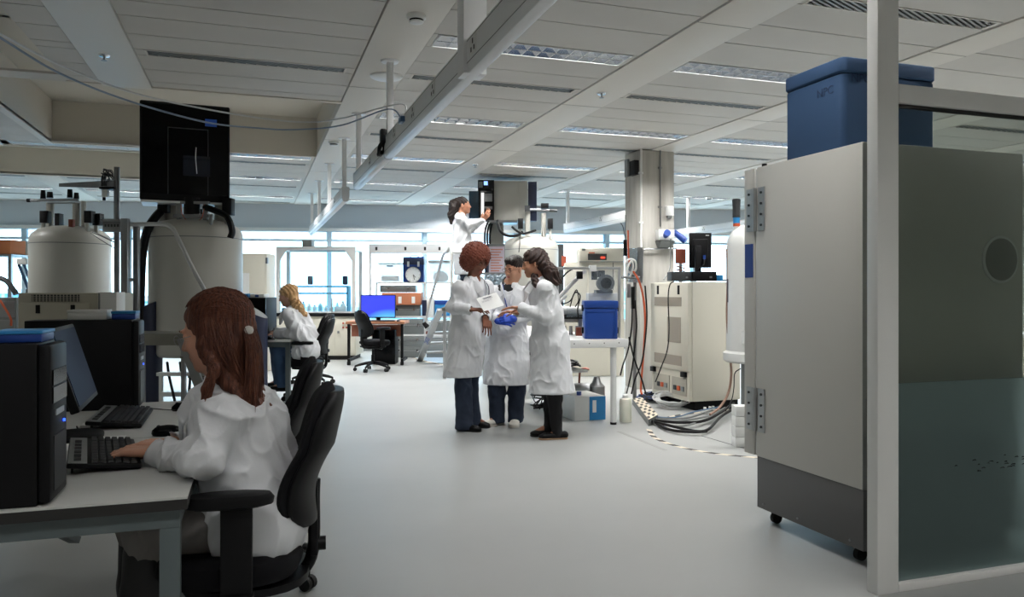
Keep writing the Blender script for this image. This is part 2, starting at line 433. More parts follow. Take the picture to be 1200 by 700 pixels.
obj('rail', MB().box(2.60,4.50,PY-.03,PY+.03,0,.035), alu_white, T, world=True, bev=.003)
obj('gasket', MB().box(2.60,4.50,PY-.012,PY+.012,2.072,2.085).box(2.60,2.606,PY-.012,PY+.012,.035,2.085), dark_rubber, T, world=True)
pg = bpy.data.materials.new('clear_pane'); pg.use_nodes = True; g = pg.node_tree; g.nodes.clear()
go = g.nodes.new('ShaderNodeOutputMaterial'); gt = g.nodes.new('ShaderNodeBsdfTransparent'); gg = g.nodes.new('ShaderNodeBsdfGlossy'); gm = g.nodes.new('ShaderNodeMixShader'); lw = g.nodes.new('ShaderNodeLayerWeight')
gt.inputs[0].default_value = (.68,.71,.69,1); gg.inputs[1].default_value = .03; lw.inputs[0].default_value = .12
g.links.new(lw.outputs['Fresnel'], gm.inputs[0]); g.links.new(gt.outputs[0], gm.inputs[1]); g.links.new(gg.outputs[0], gm.inputs[2]); g.links.new(gm.outputs[0], go.inputs[0])
obj('clear_pane', MB().box(2.603,4.50,PY-.004,PY+.004,.885,2.08), pg, T, world=True, smooth=False)
fg = bpy.data.materials.new('frosted_pane'); fg.use_nodes = True; g = fg.node_tree; g.nodes.clear()
go = g.nodes.new('ShaderNodeOutputMaterial'); rf = g.nodes.new('ShaderNodeBsdfRefraction'); df = g.nodes.new('ShaderNodeBsdfDiffuse'); gm = g.nodes.new('ShaderNodeMixShader')
rf.inputs['Color'].default_value = (.62,.72,.72,1); rf.inputs['Roughness'].default_value = .32; rf.inputs['IOR'].default_value = 1.25
df.inputs[0].default_value = (*lin((120,138,138)),1); gm.inputs[0].default_value = .36
g.links.new(rf.outputs[0], gm.inputs[1]); g.links.new(df.outputs[0], gm.inputs[2]); g.links.new(gm.outputs[0], go.inputs[0])
obj('frosted_pane', MB().box(2.603,4.50,PY-.004,PY+.004,.035,.885), fg, T, world=True, smooth=False)
# dark bird-like marks stuck on the frosted pane
mk = MB(); rr = random.Random(3)
for i in range(26):
    px = 1118+rr.random()*95; d = PY/(CN-((px-600)/900)*SN); c = at(px, 543+rr.gauss(0,4.5)-(px-1150)*.03, d); w = .006+.012*rr.random(); h = .0025
    mk.prism([(c.x-w,c.z-h),(c.x,c.z-h*.4),(c.x+w,c.z-h),(c.x+w*.5,c.z+h*1.4),(c.x-w*.4,c.z+h)], PY-.0056, PY-.0041, 'y')
obj('decal', mk, pm('decal_dark', (14,16,20), .6), T, world=True)

FX0, FX1, FY0, FY1, FZ0, FZ1 = 2.67, 3.68, 2.85, 3.64, .36, 1.975
frz = pm('freezer_enamel', (206,204,198), .42, bump=(420,.12,.001))
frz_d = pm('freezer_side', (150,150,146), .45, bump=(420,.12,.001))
frz_b = pm('freezer_base', (98,98,98), .5, bump=(420,.12,.001))
T = thing('freezer', 'tall grey laboratory freezer on castors with a dark grey base, beside the glass partition', 'freezer', (FX0,FY0,0))
obj('body', MB().box(FX0,FX1,FY0,FY1,FZ0,FZ1), frz, T, world=True, bev=.004)
B = obj('base', MB().box(FX0+.004,FX1,FY0+.0,FY1,.075,FZ0), frz_b, T, world=True, bev=.003)
s = MB()
for yy in (FY0+.08, FY1-.06, FY0+.45): s.cyl((FX0+.006,yy,.105),(FX0-.002,yy,.105),.006,n=10)
obj('screw', s, steel, B, world=True)
obj('corner_strip', MB().box(FX0-.001,FX0+.03,FY0-.003,FY0+.0,FZ0,FZ1-.004), frz_d, T, world=True)
s = MB()
for i in range(9): s.cyl((FX0+.018,FY0-.003,.42+i*.18),(FX0+.018,FY0-.007,.42+i*.18),.006,n=10)
sc_ = obj('screw', s, steel, T, world=True)
for (cx,cy) in ((FX0+.07,FY0+.09),(FX0+.07,FY1-.08),(FX1-.07,FY0+.09),(FX1-.07,FY1-.08)):
    c = obj('castor', MB().cyl((cx,cy-.014,.03),(cx,cy+.014,.03),.03,n=18), dark_rubber, T, world=True)
    obj('bracket', MB().box(cx-.025,cx+.025,cy-.025,cy+.025,.06,.075).box(cx-.018,cx+.018,cy+.015,cy+.02,.02,.06), steel, c, world=True)
D = obj('door', MB().box(FX0-.0,FX1,FY1+.022,FY1+.115,FZ0-.0,FZ1-.0), frz, T, world=True, bev=.006)
obj('gasket', MB().box(FX0+.012,FX1-.012,FY1,FY1+.022,FZ0+.01,FZ1-.01), whitep, T, world=True)
for z0 in (.50, 1.62):
    h = obj('hinge', MB().box(FX0-.006,FX0,FY1-.075,FY1-.02,z0,z0+.24).box(FX0-.006,FX0,FY1+.03,FY1+.085,z0,z0+.24).cyl((FX0-.008,FY1+.005,z0),(FX0-.008,FY1+.005,z0+.24),.012,n=12), alu, T, world=True)
    for i in range(4):
        for yy in (FY1-.05, FY1+.06): obj('bolt', MB().cyl((FX0-.006,yy,z0+.03+i*.06),(FX0-.012,yy,z0+.03+i*.06),.007,n=10), gunmetal, h, world=True)
obj('badge', MB().box(FX0-.002,FX0,FY1+.03,FY1+.105,1.36,1.55), blue_plastic, D, world=True)
obj('valve', MB().cyl((FX0+.03,FY1-.03,FZ1),(FX0+.03,FY1-.03,FZ1+.018),.014), dark_rubber, T, world=True)
obj('port_cover', MB().lathe([(.105,0),(.105,.012),(.09,.02),(.02,.022)],n=40).xf(Matrix.Translation((3.52,FY0,1.44))@Matrix.Rotation(PI/2,4,'X')), frz_d, T, world=True)
obj('port_ring', MB().lathe([(.118,0),(.118,.008),(.106,.010)],n=40).xf(Matrix.Translation((3.52,FY0,1.44))@Matrix.Rotation(PI/2,4,'X')), whitep, T, world=True)
obj('plug_socket', MB().box(FX0+.035,FX0+.075,FY0-.035,FY0,.12,.20).cyl((FX0+.055,FY0-.035,.16),(FX0+.055,FY0-.07,.16),.018), dark_rubber, B, world=True)
obj('latch', MB().box(FX0+.03,FX0+.05,FY0-.03,FY0,1.83,1.95).tube([(FX0+.04,FY0-.02,1.9),(FX0+.05,FY0-.04,1.8),(FX0+.09,FY0-.02,1.7)],.006), dark_rubber, T, world=True)
obj('kick_plate', MB().box(FX0+.09,FX1-.05,FY0+.02,FY0+.03,.02,.075), dark_rubber, T, world=True)
# blue insulated box on the freezer
bluebox = pm('blue_foam_plastic', (42,74,108), .85, bump=(500,.5,.002), var=(500,(32,58,96),.6))
T = thing('insulated_box', 'blue insulated transport box with lid on top of the freezer', 'insulated box', (2.70,3.01,FZ1))
def rrect(x0,x1,y0,y1,r,z,n=6):
    out=[]
    for cx,cy,a in ((x1-r,y1-r,0),(x0+r,y1-r,90),(x0+r,y0+r,180),(x1-r,y0+r,270)):
        for k in range(n+1):
            t = math.radians(a+90*k/n); out.append((cx+r*math.cos(t),cy+r*math.sin(t),z))
    return out
def rbox(x0,x1,y0,y1,z0,z1,r,ins=.008): return loft([rrect(x0+ins,x1-ins,y0+ins,y1-ins,max(r-ins,.002),z0),rrect(x0,x1,y0,y1,r,z0+ins),rrect(x0,x1,y0,y1,r,z1-ins),rrect(x0+ins*.3,x1-ins*.3,y0+ins*.3,y1-ins*.3,r,z1-ins*.35),rrect(x0+ins,x1-ins,y0+ins,y1-ins,max(r-ins,.002),z1)])
bx = obj('tub', rbox(2.70,3.285,3.01,3.44,FZ1+.001,2.342,.035), bluebox, T, world=True)
obj('lid', rbox(2.694,3.291,3.004,3.446,2.346,2.42,.038), bluebox, T, world=True)
dk = pm('embossed_blue', (27,50,84), .8)
text('lettering','NPC',.06,dk,T,Matrix.Translation((.0,.12,.30))@Matrix.Rotation(-PI/2,4,'Z')@Matrix.Rotation(PI/2,4,'X')).location=(-.001,0,0)
text('lettering','NPC',.06,dk,T,Matrix.Translation((.11,-.001,.345))@Matrix.Rotation(PI/2,4,'X'))

# ================================================================== OFFICE CHAIR
def sel(t, w, d, p=2.6):
    c, s_ = math.cos(t), math.sin(t); return (w*math.copysign(abs(c)**(2/p), c), d*math.copysign(abs(s_)**(2/p), s_))
def make_chair():
    T = thing('office_chair', '', 'office chair', (0,0,0))
    N = 28
    # seat, front at +y
    rings = []
    for z,k in ((.405,.80),(.415,.93),(.45,1.0),(.48,.985),(.497,.90),(.503,.6),(.503,.2)):
        r = []
        for i in range(N):
            x,y = sel(2*PI*i/N, .24*k, .215*k); zz = z - (.022*max(0,(y-.14)/.1)**1.5 if z > .44 else 0) + .012*(abs(x)/.245)**2
            r.append((x, y+.045, zz))
        rings.append(r)
    obj('seat', loft(rings), black_fabric, T)
    obj('seat_pan', MB().prism([sel(2*PI*i/20,.2,.19) for i in range(20)], .385, .408), black_plastic, T)
    rings = []
    H0, H1 = .54, .985
    for i in range(25):
        t = i/24; z = H0+(H1-H0)*t
        u = max(0,(t-.42)/.58); v = max(0,(.42-t)/.42)
        w = .205*(1-.22*u*u)*(1-.22*v*v)*max(.12,(1-u**7))**.5*max(.15,(1-v**7))**.5
        th = .036*max(.10,(1-u**8))**.5*max(.10,(1-v**8))**.5
        yc = -.165 - .055*t + .035*math.sin(PI*min(1,t*1.7)) - .03*t*t
        rings.append([(sel(2*PI*k/N,w,th,2.3)[0], yc + sel(2*PI*k/N,w,th,2.3)[1] + .05*(sel(2*PI*k/N,w,th,2.3)[0]/.22)**2, z) for k in range(N)])
    bk = obj('backrest', loft(rings), black_fabric, T)
    rings2 = [[(x*.985 if abs(x)>.01 else x, (y-.016), z) for x,y,z in r] for r in rings[1:-1]]
    obj('back_shell', loft([[(x, y if False else y-.012, z) for x,y,z in r] for r in rings2]), black_plastic, T)
    b = MB(); b.tube(spline([(0,-.08,.40),(0,-.16,.385),(0,-.20,.45),(0,-.203,.62),(0,-.205,.68)],5),.020,n=8); b.box(-.035,.035,-.215,-.192,.44,.68)
    obj('back_bar', b, black_plastic, T, bev=.004)
    obj('knob', MB().cyl((0,-.20,.47),(0,-.24,.47),.022,n=10), black_plastic, T)
    for s in (-1,1):
        a = obj('armrest', loft([[(s*.27+sel(2*PI*k/20,.042*q,.125*q)[0], .03+sel(2*PI*k/20,.042*q,.125*q)[1], z) for k in range(20)] for z,q in ((.675,.75),(.682,.97),(.70,1),(.712,.92),(.717,.6))]), black_plastic, T)
        q = MB(); q.box(s*.27-.013,s*.27+.013,-.035,.05,.43,.68); q.bar((s*.27,.007,.43),(s*.27,.007,.40),.05,.09)
        q.tube(spline([(s*.275,.007,.43),(s*.27,.007,.385),(s*.2,.007,.375),(s*.1,.007,.38)],5),.016,n=8)
        obj('post', q, black_plastic, a, bev=.003)
    obj('column', MB().cyl((0,0,.13),(0,0,.26),.028,n=18).cyl((0,0,.26),(0,0,.385),.018,n=16), black_plastic, T)
    obj('mechanism', MB().box(-.07,.07,-.11,.08,.36,.388), black_plastic, T, bev=.008)
    obj('lever', MB().tube([(.05,.02,.37),(.17,.03,.365),(.22,.035,.36)],.006,n=6), chrome, T)
    for i in range(5):
        a = 2*PI*i/5+.3; dx, dy = math.cos(a), math.sin(a)
        q = MB(); q.tube([(dx*.02,dy*.02,.135),(dx*.12,dy*.12,.125),(dx*.22,dy*.22,.10),(dx*.285,dy*.285,.078)],[.03,.024,.02,.015],n=8)
        L = obj('leg', q, black_plastic, T)
        cx, cy = dx*.285, dy*.285; px_, py_ = -dy, dx
        obj('castor', MB().cyl((cx-px_*.028,cy-py_*.028,.03),(cx-px_*.006,cy-py_*.006,.03),.029,n=14).cyl((cx+px_*.006,cy+py_*.006,.03),(cx+px_*.028,cy+py_*.028,.03),.029,n=14).cyl((cx,cy,.05),(cx,cy,.085),.010,n=8), dark_rubber, L)
    return T
chair0 = make_chair()
GRPC = 'black office chairs'
def gp(p): return Vector((p.x,p.y,0))
NEARD = 2.42
w_root = gp(at(290,342,NEARD))
def aim(ax, ay):      # rotation so that local +y points ax to the picture's right, ay away from the viewer
    v = (ax*CN+ay*SN, -ax*SN+ay*CN); return math.atan2(-v[0], v[1])
chair0.location = w_root + Vector((.0,0,0)); chair0.rotation_euler = (0,0,aim(-.97,-.25)); chair0['label'] = 'black office chair the long haired woman in the foreground sits on'; chair0['group'] = GRPC
def chair_at(px, d, ax, ay, lab): return dup(chair0, gp(at(px,342,d)), aim(ax,ay), lab)
chair_at(298, 3.40, -.96, -.26, 'empty black office chair right behind the woman in the foreground')
chair_at(362, 9.0, -.95, -.1, 'black office chair the blonde woman sits on')
chair_at(366, 10.6, -1, .1, 'black office chair half hidden behind the blonde woman\'s chair')
chair_at(437, 12.4, .75, .66, 'empty black office chair in front of the blue computer monitor')

# ================================================================== DESKS IN THE FOREGROUND
desktop = pm('desk_laminate', (198,199,196), .45, bump=(300,.03,.001))
deskedge = pm('desk_edge', (34,33,32), .6)
frame_m = pm('desk_frame', (88,98,100), .45)
def desk(name_label, x0, x1, y0, y1, z=.74, grp='grey framed desks'):
    T = thing('desk', name_label, 'desk', ((x0+x1)/2,(y0+y1)/2,0), 0, grp)
    obj('tabletop', MB().box(x0,x1,y0,y1,z-.006,z), desktop, T, world=True)
    obj('edge_band', MB().box(x0,x1,y0,y1,z-.034,z-.006), deskedge, T, world=True)
    f = MB()
    a, b_, c, e = x0+.02, x1-.02, y0+.02, y1-.02
    f.box(a,b_,c,c+.03,z-.084,z-.034).box(a,b_,e-.03,e,z-.084,z-.034).box(a,a+.03,c+.03,e-.03,z-.084,z-.034).box(b_-.03,b_,c+.03,e-.03,z-.084,z-.034)
    obj('frame', f, frame_m, T, world=True)
    for xx in (a, b_-.05):
        for yy in (c, e-.05):
            l = obj('leg', MB().box(xx,xx+.05,yy,yy+.05,.012,z-.084), frame_m, T, world=True, bev=.002)
            obj('foot', MB().cyl((xx+.025,yy+.025,0),(xx+.025,yy+.025,.012),.018,n=10), dark_rubber, l, world=True)
    obj('foot_rail', MB().bar((a+.2,c+.03,.70),(a+.55,e-.05,.12),.05,.03), frame_m, T, world=True)
    return T
desk('pale desk with a grey steel frame, nearest, where the foreground woman types', -1.36, -.165, 2.19, 3.12)
desk('pale desk pushed against the far side of the foreground desk', -1.36, -.175, 3.125, 4.12)

def tower(label, x1, y0, depth, hgt=.41, wid=.185, z=.7405):
    x0 = x1-depth; T = thing('computer_tower', label, 'computer', ((x0+x1)/2,y0,z), 0, 'black computer towers')
    obj('case', MB().box(x0,x1-.03,y0,y0+wid,z,z+hgt), black_plastic, T, world=True, bev=.004)
    F = obj('front_panel', MB().box(x1-.03,x1,y0+.002,y0+wid-.002,z+.004,z+hgt-.004), black_plastic, T, world=True, bev=.01)
    obj('drive_bay', MB().box(x1-.002,x1+.003,y0+.02,y0+wid-.02,z+hgt-.11,z+hgt-.07).box(x1-.002,x1+.003,y0+.02,y0+wid-.02,z+hgt-.155,z+hgt-.115), black_gloss, F, world=True)
    obj('badge', MB().box(x1,x1+.003,y0+.05,y0+wid-.05,z+hgt-.19,z+hgt-.175), alu, F, world=True)
    obj('power_light', MB().cyl((x1,y0+wid*.75,z+hgt-.215),(x1+.004,y0+wid*.75,z+hgt-.215),.004), pm('blue_led', (30,60,255), .4, emit=((40,80,255),3)), F, world=True)
    obj('lower_grille', MB().box(x1-.002,x1+.003,y0+.03,y0+wid-.03,z+.03,z+.17), gunmetal, F, world=True)
tower('black computer tower at the front left edge of the desk', -.485, 2.205, .50)
tower('black computer tower standing beyond the monitor, under the little white box', -.50, 3.90, .46)

# monitor of the foreground desk, screen to +x
def screen_thing(name, label, cat, loc, rz, w, h, tilt, zc, scr, stand=True, frame=black_plastic, grp=None):
    """a monitor whose screen faces local -y"""
    T = thing(name, label, cat, loc, rz, grp)
    M = Matrix.Translation((0,0,zc))@Matrix.Rotation(-tilt,4,'X')
    obj('housing', MB().box(-w/2,w/2,.0,.03,-h/2,h/2).xf(M), frame, T, bev=.005)
    obj('screen', MB().box(-w/2+.014,w/2-.014,-.002,.0005,-h/2+.018,h/2-.014).xf(M), scr, T, smooth=False)
    obj('rear_bulge', MB().box(-w*.3,w*.3,.03,.055,-h*.3,h*.3).xf(M), frame, T, bev=.01)
    if stand:
        obj('neck', MB().bar((0,.06,.02),(0,.045,zc),.07,.022,up=(0,1,0)), frame, T, bev=.003)
        obj('foot', loft([[sel(2*PI*k/24,.12*q,.09*q)+(z,) for k in range(24)] for z,q in ((0,1),(.01,1),(.018,.85),(.02,.3))]), frame, T)
    return T
scr_dark = pm('dark_screen', (10,24,56), .55, spec=.08)
mp_ = at(103,342,2.95)
screen_thing('monitor', 'dark tilted flat monitor between the two black towers', 'monitor', (-.62,3.20,.741), PI/2+.06, .50, .30, .30, .27, scr_dark)
# keyboards
keym = pm('key_black', (20,20,22), .5)
def keyboard(label, loc, rz, grp='black and silver keyboards'):
    T = thing('keyboard', label, 'keyboard', loc, rz, grp)
    t = math.radians(6)
    M = Matrix.Translation((0,0,.012))@Matrix.Rotation(t,4,'X')
    obj('body', MB().box(-.225,.225,-.085,.115,-.002,.014).xf(M), black_plastic, T, bev=.005)
    obj('silver_strip', MB().box(-.222,.222,.062,.112,.014,.0155).xf(M), alu, T)
    k = MB()
    for r in range(6):
        n = 15 if r < 5 else 9
        for c in range(20):
            if r == 0 and c in (4,5,6): continue
            w = .0195; x = -.213+c*.0216+(.006 if c > 15 else 0)
            y = -.072+r*.0208
            if r == 0 and 3 < c < 8: continue
            m0 = len(k.v); k.hexa([(x,y,.013),(x+w,y,.013),(x+w,y+w*.92,.013),(x,y+w*.92,.013)],[(x+.002,y+.002,.021),(x+w-.002,y+.002,.021),(x+w-.002,y+w*.85,.021),(x+.002,y+w*.85,.021)])
    k.hexa([(-.125,-.072,.013),(-.03,-.072,.013),(-.03,-.053,.013),(-.125,-.053,.013)],[(-.123,-.07,.021),(-.032,-.07,.021),(-.032,-.055,.021),(-.123,-.055,.021)])
    obj('keys', k.xf(M), keym, T)
    for q in range(6): obj('media_key', MB().box(-.19+q*.062,-.145+q*.062,.078,.098,.0155,.018).xf(M), keym, T, bev=.002)
    for s in (-.17,.17): obj('foot', MB().box(s-.012,s+.012,.096,.102,-.0,.018), black_plastic, T)
    return T
zt = .7405
def dk(px,py,z=zt): v = fl(px,py,z); return (v.x,v.y,z)
# user side is +x, so keyboard front (-y local) faces +x
keyboard('black keyboard with a silver strip under the foreground woman\'s hands', dk(127,537), PI/2+.18)
keyboard('black keyboard with a silver strip further along, beside the far mouse', dk(147,493), PI/2+.02)
def mouse(label, loc, rz):
    T = thing('computer_mouse', label, 'computer mouse', loc, rz, 'black computer mice')
    obj('shell', loft([[sel(2*PI*k/20,.031*q,.055*q,2.2)+(z,) for k in range(20)] for z,q in ((0,.92),(.008,1),(.02,.95),(.03,.75),(.036,.45),(.038,.15))]), black_gloss, T)
    obj('wheel', MB().cyl((-.004,.03,.031),(.004,.03,.031),.008), gunmetal, T)
    return T
mouse('black computer mouse at the far end of the desks', dk(216,481), PI/2+.2)
mouse('black computer mouse beside the near hands, half under the sleeve', dk(196,510), PI/2)
sheet = MB(); a = fl(98,520,zt+.0004); sheet.box(a.x-.1,a.x+.12,a.y-.12,a.y+.12,zt+.0002,zt+.0012)
tag(obj('paper_sheet', sheet, paper), 'white sheet of paper on the desk between monitor and keyboard', 'paper')
sheet = MB(); a = fl(112,500,zt); sheet.box(a.x-.05,a.x+.10,a.y-.03,a.y+.03,zt+.0003,zt+.012)
tag(obj('notepad', sheet, whitep, bev=.002), 'small white pad in front of the monitor foot', 'notepad')
cb = MB().tube(spline([dk(90,500,zt+.004),dk(100,527,zt+.004),dk(95,545,zt+.004),dk(104,540,zt+.02),dk(108,532,zt+.004),dk(118,520,zt+.004)],6),.003)
tag(obj('cable', cb, dark_rubber), 'thin black cable curling on the desk beside the keyboard', 'cable')
cb = MB().tube(spline([dk(165,478,zt+.004),dk(190,480,zt+.004),dk(206,481,zt+.008)],6),.002)
tag(obj('cable', cb, dark_rubber), 'thin black mouse cable at the far end of the desks', 'cable')
# small boxes on the towers
def small_box(label, px0, px1, py0, py1, d, dep, m, name='box', cat='box', lid=None, grp=None, ry=0.0):
    """box standing square to the viewer's picture plane, seen between the picture columns px0..px1 and rows py0..py1 at distance d"""
    w = (px1-px0)*d/900; h = (py1-py0)*d/900; b = at((px0+px1)/2, py1, d)
    T = thing(name, label, cat, b, -YAW+ry, grp)
    if lid: 
        obj('body', MB().box(-w/2,w/2,0,dep,0,h*.72), m, T, bev=min(.004,h*.1))
        obj('lid', MB().box(-w/2-.004,w/2+.004,-.004,dep+.004,h*.72,h), lid, T, bev=min(.004,h*.08))
    else:
        obj('body', MB().box(-w/2,w/2,0,dep,0,h), m, T, bev=min(.004,h*.1))
    return T
z1 = .7405+.411
def top_box(label, x0,x1,y0,y1,h,m,lid=None,z=z1,name='box',cat='box'):
    T = thing(name, label, cat, ((x0+x1)/2,(y0+y1)/2,z))
    obj('body', MB().box(x0,x1,y0,y1,z,z+h*(.7 if lid else 1)), m, T, world=True, bev=.003)
    if lid: obj('lid', MB().box(x0-.002,x1+.002,y0-.002,y1+.002,z+h*.7,z+h), lid, T, world=True, bev=.002)
    return T
top_box('small blue box with a light blue lid on the nearest tower', -.62,-.51,2.23,2.36,.03,blue_plastic,cyan_plastic)
top_box('small white box at the left edge on the nearest tower', -.75,-.64,2.24,2.36,.032,whitep)
top_box('flat white box on the far tower', -.80,-.64,3.94,4.07,.045,whitep,whitep)
top_box('flat blue box on the far tower, right of the white one', -.62,-.52,3.94,4.07,.038,blue_plastic,cyan_plastic)
# ================================================================== SMOOTH SOLIDS (people, clothes, hair): distance fields meshed with openvdb
import openvdb
def V(*a): return np.array(a, dtype=np.float64)
def nrm(a): a = np.array(a, float); return a/ (np.linalg.norm(a)+1e-12)
class SDF:
    def __init__(s): s.ops = []; s.post = []; s.noise = None
    def cap(s, a, b, ra, rb=None, k=.02, sub=False): s.ops.append(('cap', V(*a), V(*b), ra, ra if rb is None else rb, k, sub)); return s
    def ell(s, c, r, R=None, k=.02, sub=False): s.ops.append(('ell', V(*c), V(*r), np.eye(3) if R is None else R, k, sub)); return s
    def eca(s, a, b, ra, rb, side, k=.03, sub=False):
        """elliptic capsule: ra, rb = (half width along side, half depth)"""
        s.ops.append(('eca', V(*a), V(*b), ra, rb, nrm(side), k, sub)); return s
    def chain(s, P, r, k=.02):
        for i in range(len(P)-1): s.cap(P[i], P[i+1], r[i], r[i+1], k)
        return s
    def bounds(s, o):
        t = o[0]
        if t == 'ell': m = float(max(o[2])); return o[1]-m, o[1]+m
        m = max(o[3], o[4]) if t == 'cap' else max(*o[3], *o[4])
        return np.minimum(o[1],o[2])-m, np.maximum(o[1],o[2])+m
    def dist(s, o, X, Y, Z):
        t = o[0]
        if t == 'ell':
            c, r, R = o[1], o[2], o[3]; x, y, z = X-c[0], Y-c[1], Z-c[2]
            q = [(R[0][i]*x+R[1][i]*y+R[2][i]*z)/r[i] for i in range(3)]      # columns of R are the ellipsoid's axes
            k0 = np.sqrt(q[0]**2+q[1]**2+q[2]**2); k1 = np.sqrt((q[0]/r[0])**2+(q[1]/r[1])**2+(q[2]/r[2])**2)+1e-9
            return k0*(k0-1)/k1
        a, b = o[1], o[2]; ba = b-a; L = ba@ba+1e-12
        x, y, z = X-a[0], Y-a[1], Z-a[2]; h = np.clip((x*ba[0]+y*ba[1]+z*ba[2])/L, 0, 1)
        x = x-ba[0]*h; y = y-ba[1]*h; z = z-ba[2]*h
        if t == 'cap': return np.sqrt(x*x+y*y+z*z)-(o[3]+(o[4]-o[3])*h)
        sd = o[5]; ax = ba/np.sqrt(L); sd = nrm(sd-ax*(sd@ax)); fr = np.cross(ax, sd)
        rx = o[3][0]+(o[4][0]-o[3][0])*h; ry = o[3][1]+(o[4][1]-o[3][1])*h; m = np.minimum(rx, ry)
        p = x*sd[0]+y*sd[1]+z*sd[2]; q = x*fr[0]+y*fr[1]+z*fr[2]; w = x*ax[0]+y*ax[1]+z*ax[2]
        k0 = np.sqrt((p/rx)**2+(q/ry)**2+(w/m)**2); k1 = np.sqrt((p/rx**2)**2+(q/ry**2)**2+(w/m**2)**2)+1e-9
        return k0*(k0-1)/k1
    def mesh(s, vox):
        bs = [s.bounds(o) for o in s.ops if not o[-1]]
        lo = np.min([b[0] for b in bs], 0)-4*vox-.02; hi = np.max([b[1] for b in bs], 0)+4*vox+.02
        n = np.ceil((hi-lo)/vox).astype(int)+1
        D = np.full(n, .2, dtype=np.float32)
        for o in s.ops:
            b0, b1 = s.bounds(o); k = o[-2]; mg = k+4*vox
            i0 = np.maximum(((b0-mg-lo)/vox).astype(int), 0); i1 = np.minimum(np.ceil((b1+mg-lo)/vox).astype(int)+1, n)
            if np.any(i1 <= i0): continue
            X, Y, Z = np.ogrid[i0[0]:i1[0], i0[1]:i1[1], i0[2]:i1[2]]
            d = s.dist(o, X*vox+lo[0], Y*vox+lo[1], Z*vox+lo[2]).astype(np.float32)
            sl = D[i0[0]:i1[0], i0[1]:i1[1], i0[2]:i1[2]]
            if o[-1]:
                h = np.clip(.5-.5*(sl+d)/max(k,1e-5), 0, 1); sl[...] = sl*(1-h)+(-d)*h+k*h*(1-h)
            else:
                h = np.clip(.5+.5*(sl-d)/max(k,1e-5), 0, 1); sl[...] = sl*(1-h)+d*h-k*h*(1-h)
        if s.noise or s.post:
            X, Y, Z = np.ogrid[0:n[0], 0:n[1], 0:n[2]]; X = X*vox+lo[0]; Y = Y*vox+lo[1]; Z = Z*vox+lo[2]
            if s.noise: D += (s.noise(X, Y, Z, D) if getattr(s.noise,'full',False) else s.noise(X, Y, Z)).astype(np.float32)
            for f in s.post: D = f(D, X, Y, Z).astype(np.float32)
        D = np.clip(D, -5*vox, 5*vox)
        g = openvdb.FloatGrid(float(5*vox)); g.copyFromArray(np.ascontiguousarray(D))
        p, t, q = g.convertToPolygons(0.0, 0.0)
        m = MB(); m.v = (p*vox+lo).tolist(); m.f = [tuple(int(i) for i in r) for r in t]+[tuple(int(i) for i in r) for r in q]
        return m
def sobj(name, sdf, vox, mat, parent, pick=None):
    mb = sdf.mesh(vox); me = bpy.data.meshes.new(name); me.from_pydata(mb.v, [], mb.f)
    bm = bmesh.new(); bm.from_mesh(me); bmesh.ops.recalc_face_normals(bm, faces=bm.faces)
    # keep only the largest islands' worth of geometry (noise can shed crumbs)
    bm.to_mesh(me); bm.free()
    me.polygons.foreach_set('use_smooth', [True]*len(me.polygons))
    for mm in (mat if isinstance(mat, list) else [mat]): me.materials.append(mm)
    if pick:
        c = np.empty(len(me.polygons)*3); me.polygons.foreach_get('center', c); c = c.reshape(-1,3)
        me.polygons.foreach_set('material_index', pick(c).astype(np.int32))
    o = bpy.data.objects.new(name, me); COL.objects.link(o); o.parent = parent
    return o
def folds(amp, seed=0, fz=1.0, fx=1.0):
    r = random.Random(seed); W_ = [(r.uniform(14,34)*fx, r.uniform(14,34)*fx, r.uniform(3,14)*fz, r.uniform(0,6.3)) for _ in range(7)]
    def f(X, Y, Z):
        wx = X+.02*np.sin(23*Z+seed)+.012*np.sin(41*Y+1.3); wy = Y+.02*np.sin(19*Z+2+seed); wz = Z+.03*np.sin(17*X+seed*2)
        t = 0
        for a,b,c,p in W_: t = t+np.abs(np.sin((a*wx+b*wy+c*wz)+p))
        return amp*(t/7-.63)*2.2
    return f
def vn(X, Y, Z, seed):
    xi = np.floor(X).astype(np.int64); yi = np.floor(Y).astype(np.int64); zi = np.floor(Z).astype(np.int64)
    fx = X-xi; fy = Y-yi; fz = Z-zi; fx = fx*fx*(3-2*fx); fy = fy*fy*(3-2*fy); fz = fz*fz*(3-2*fz); out = 0
    for a in (0,1):
        for b in (0,1):
            for c in (0,1):
                h = ((xi+a)*73856093 ^ (yi+b)*19349663 ^ (zi+c)*83492791 ^ seed*2654435761) & 0x7fffffff
                h = (h*1103515245+12345) & 0x7fffffff; h = ((h >> 8) ^ h)*69069 & 0x7fffffff
                v = (h & 0xffff)/65535.0
                out = out + v*(fx if a else 1-fx)*(fy if b else 1-fy)*(fz if c else 1-fz)
    return out
def cloth(amp, seed=0, st=(9,9,4.0)):
    def f(X, Y, Z, D=None):
        i = np.nonzero(np.abs(D) < .035); x = np.broadcast_to(X, D.shape)[i]; y = np.broadcast_to(Y, D.shape)[i]; z_ = np.broadcast_to(Z, D.shape)[i]
        wx = vn(x*5, y*5, z_*5, seed+1)-.5; wz = vn(x*6, y*6, z_*6, seed+2)-.5
        r1 = 1-np.abs(2*vn(x*st[0]+wx*2, y*st[1]+wz*2, z_*st[2]+wx*3, seed)-1)
        r2 = 1-np.abs(2*vn(x*17+wz*2, y*17+z_*9, z_*9-x*8, seed+7)-1)
        r3 = vn(x*30+z_*12, y*30, z_*18, seed+9)
        out = np.zeros(D.shape, np.float32); out[i] = -amp*((r1**3)*1.5+(r2**3)*.8+r3*.35-.75); return out
    f.full = True
    return f
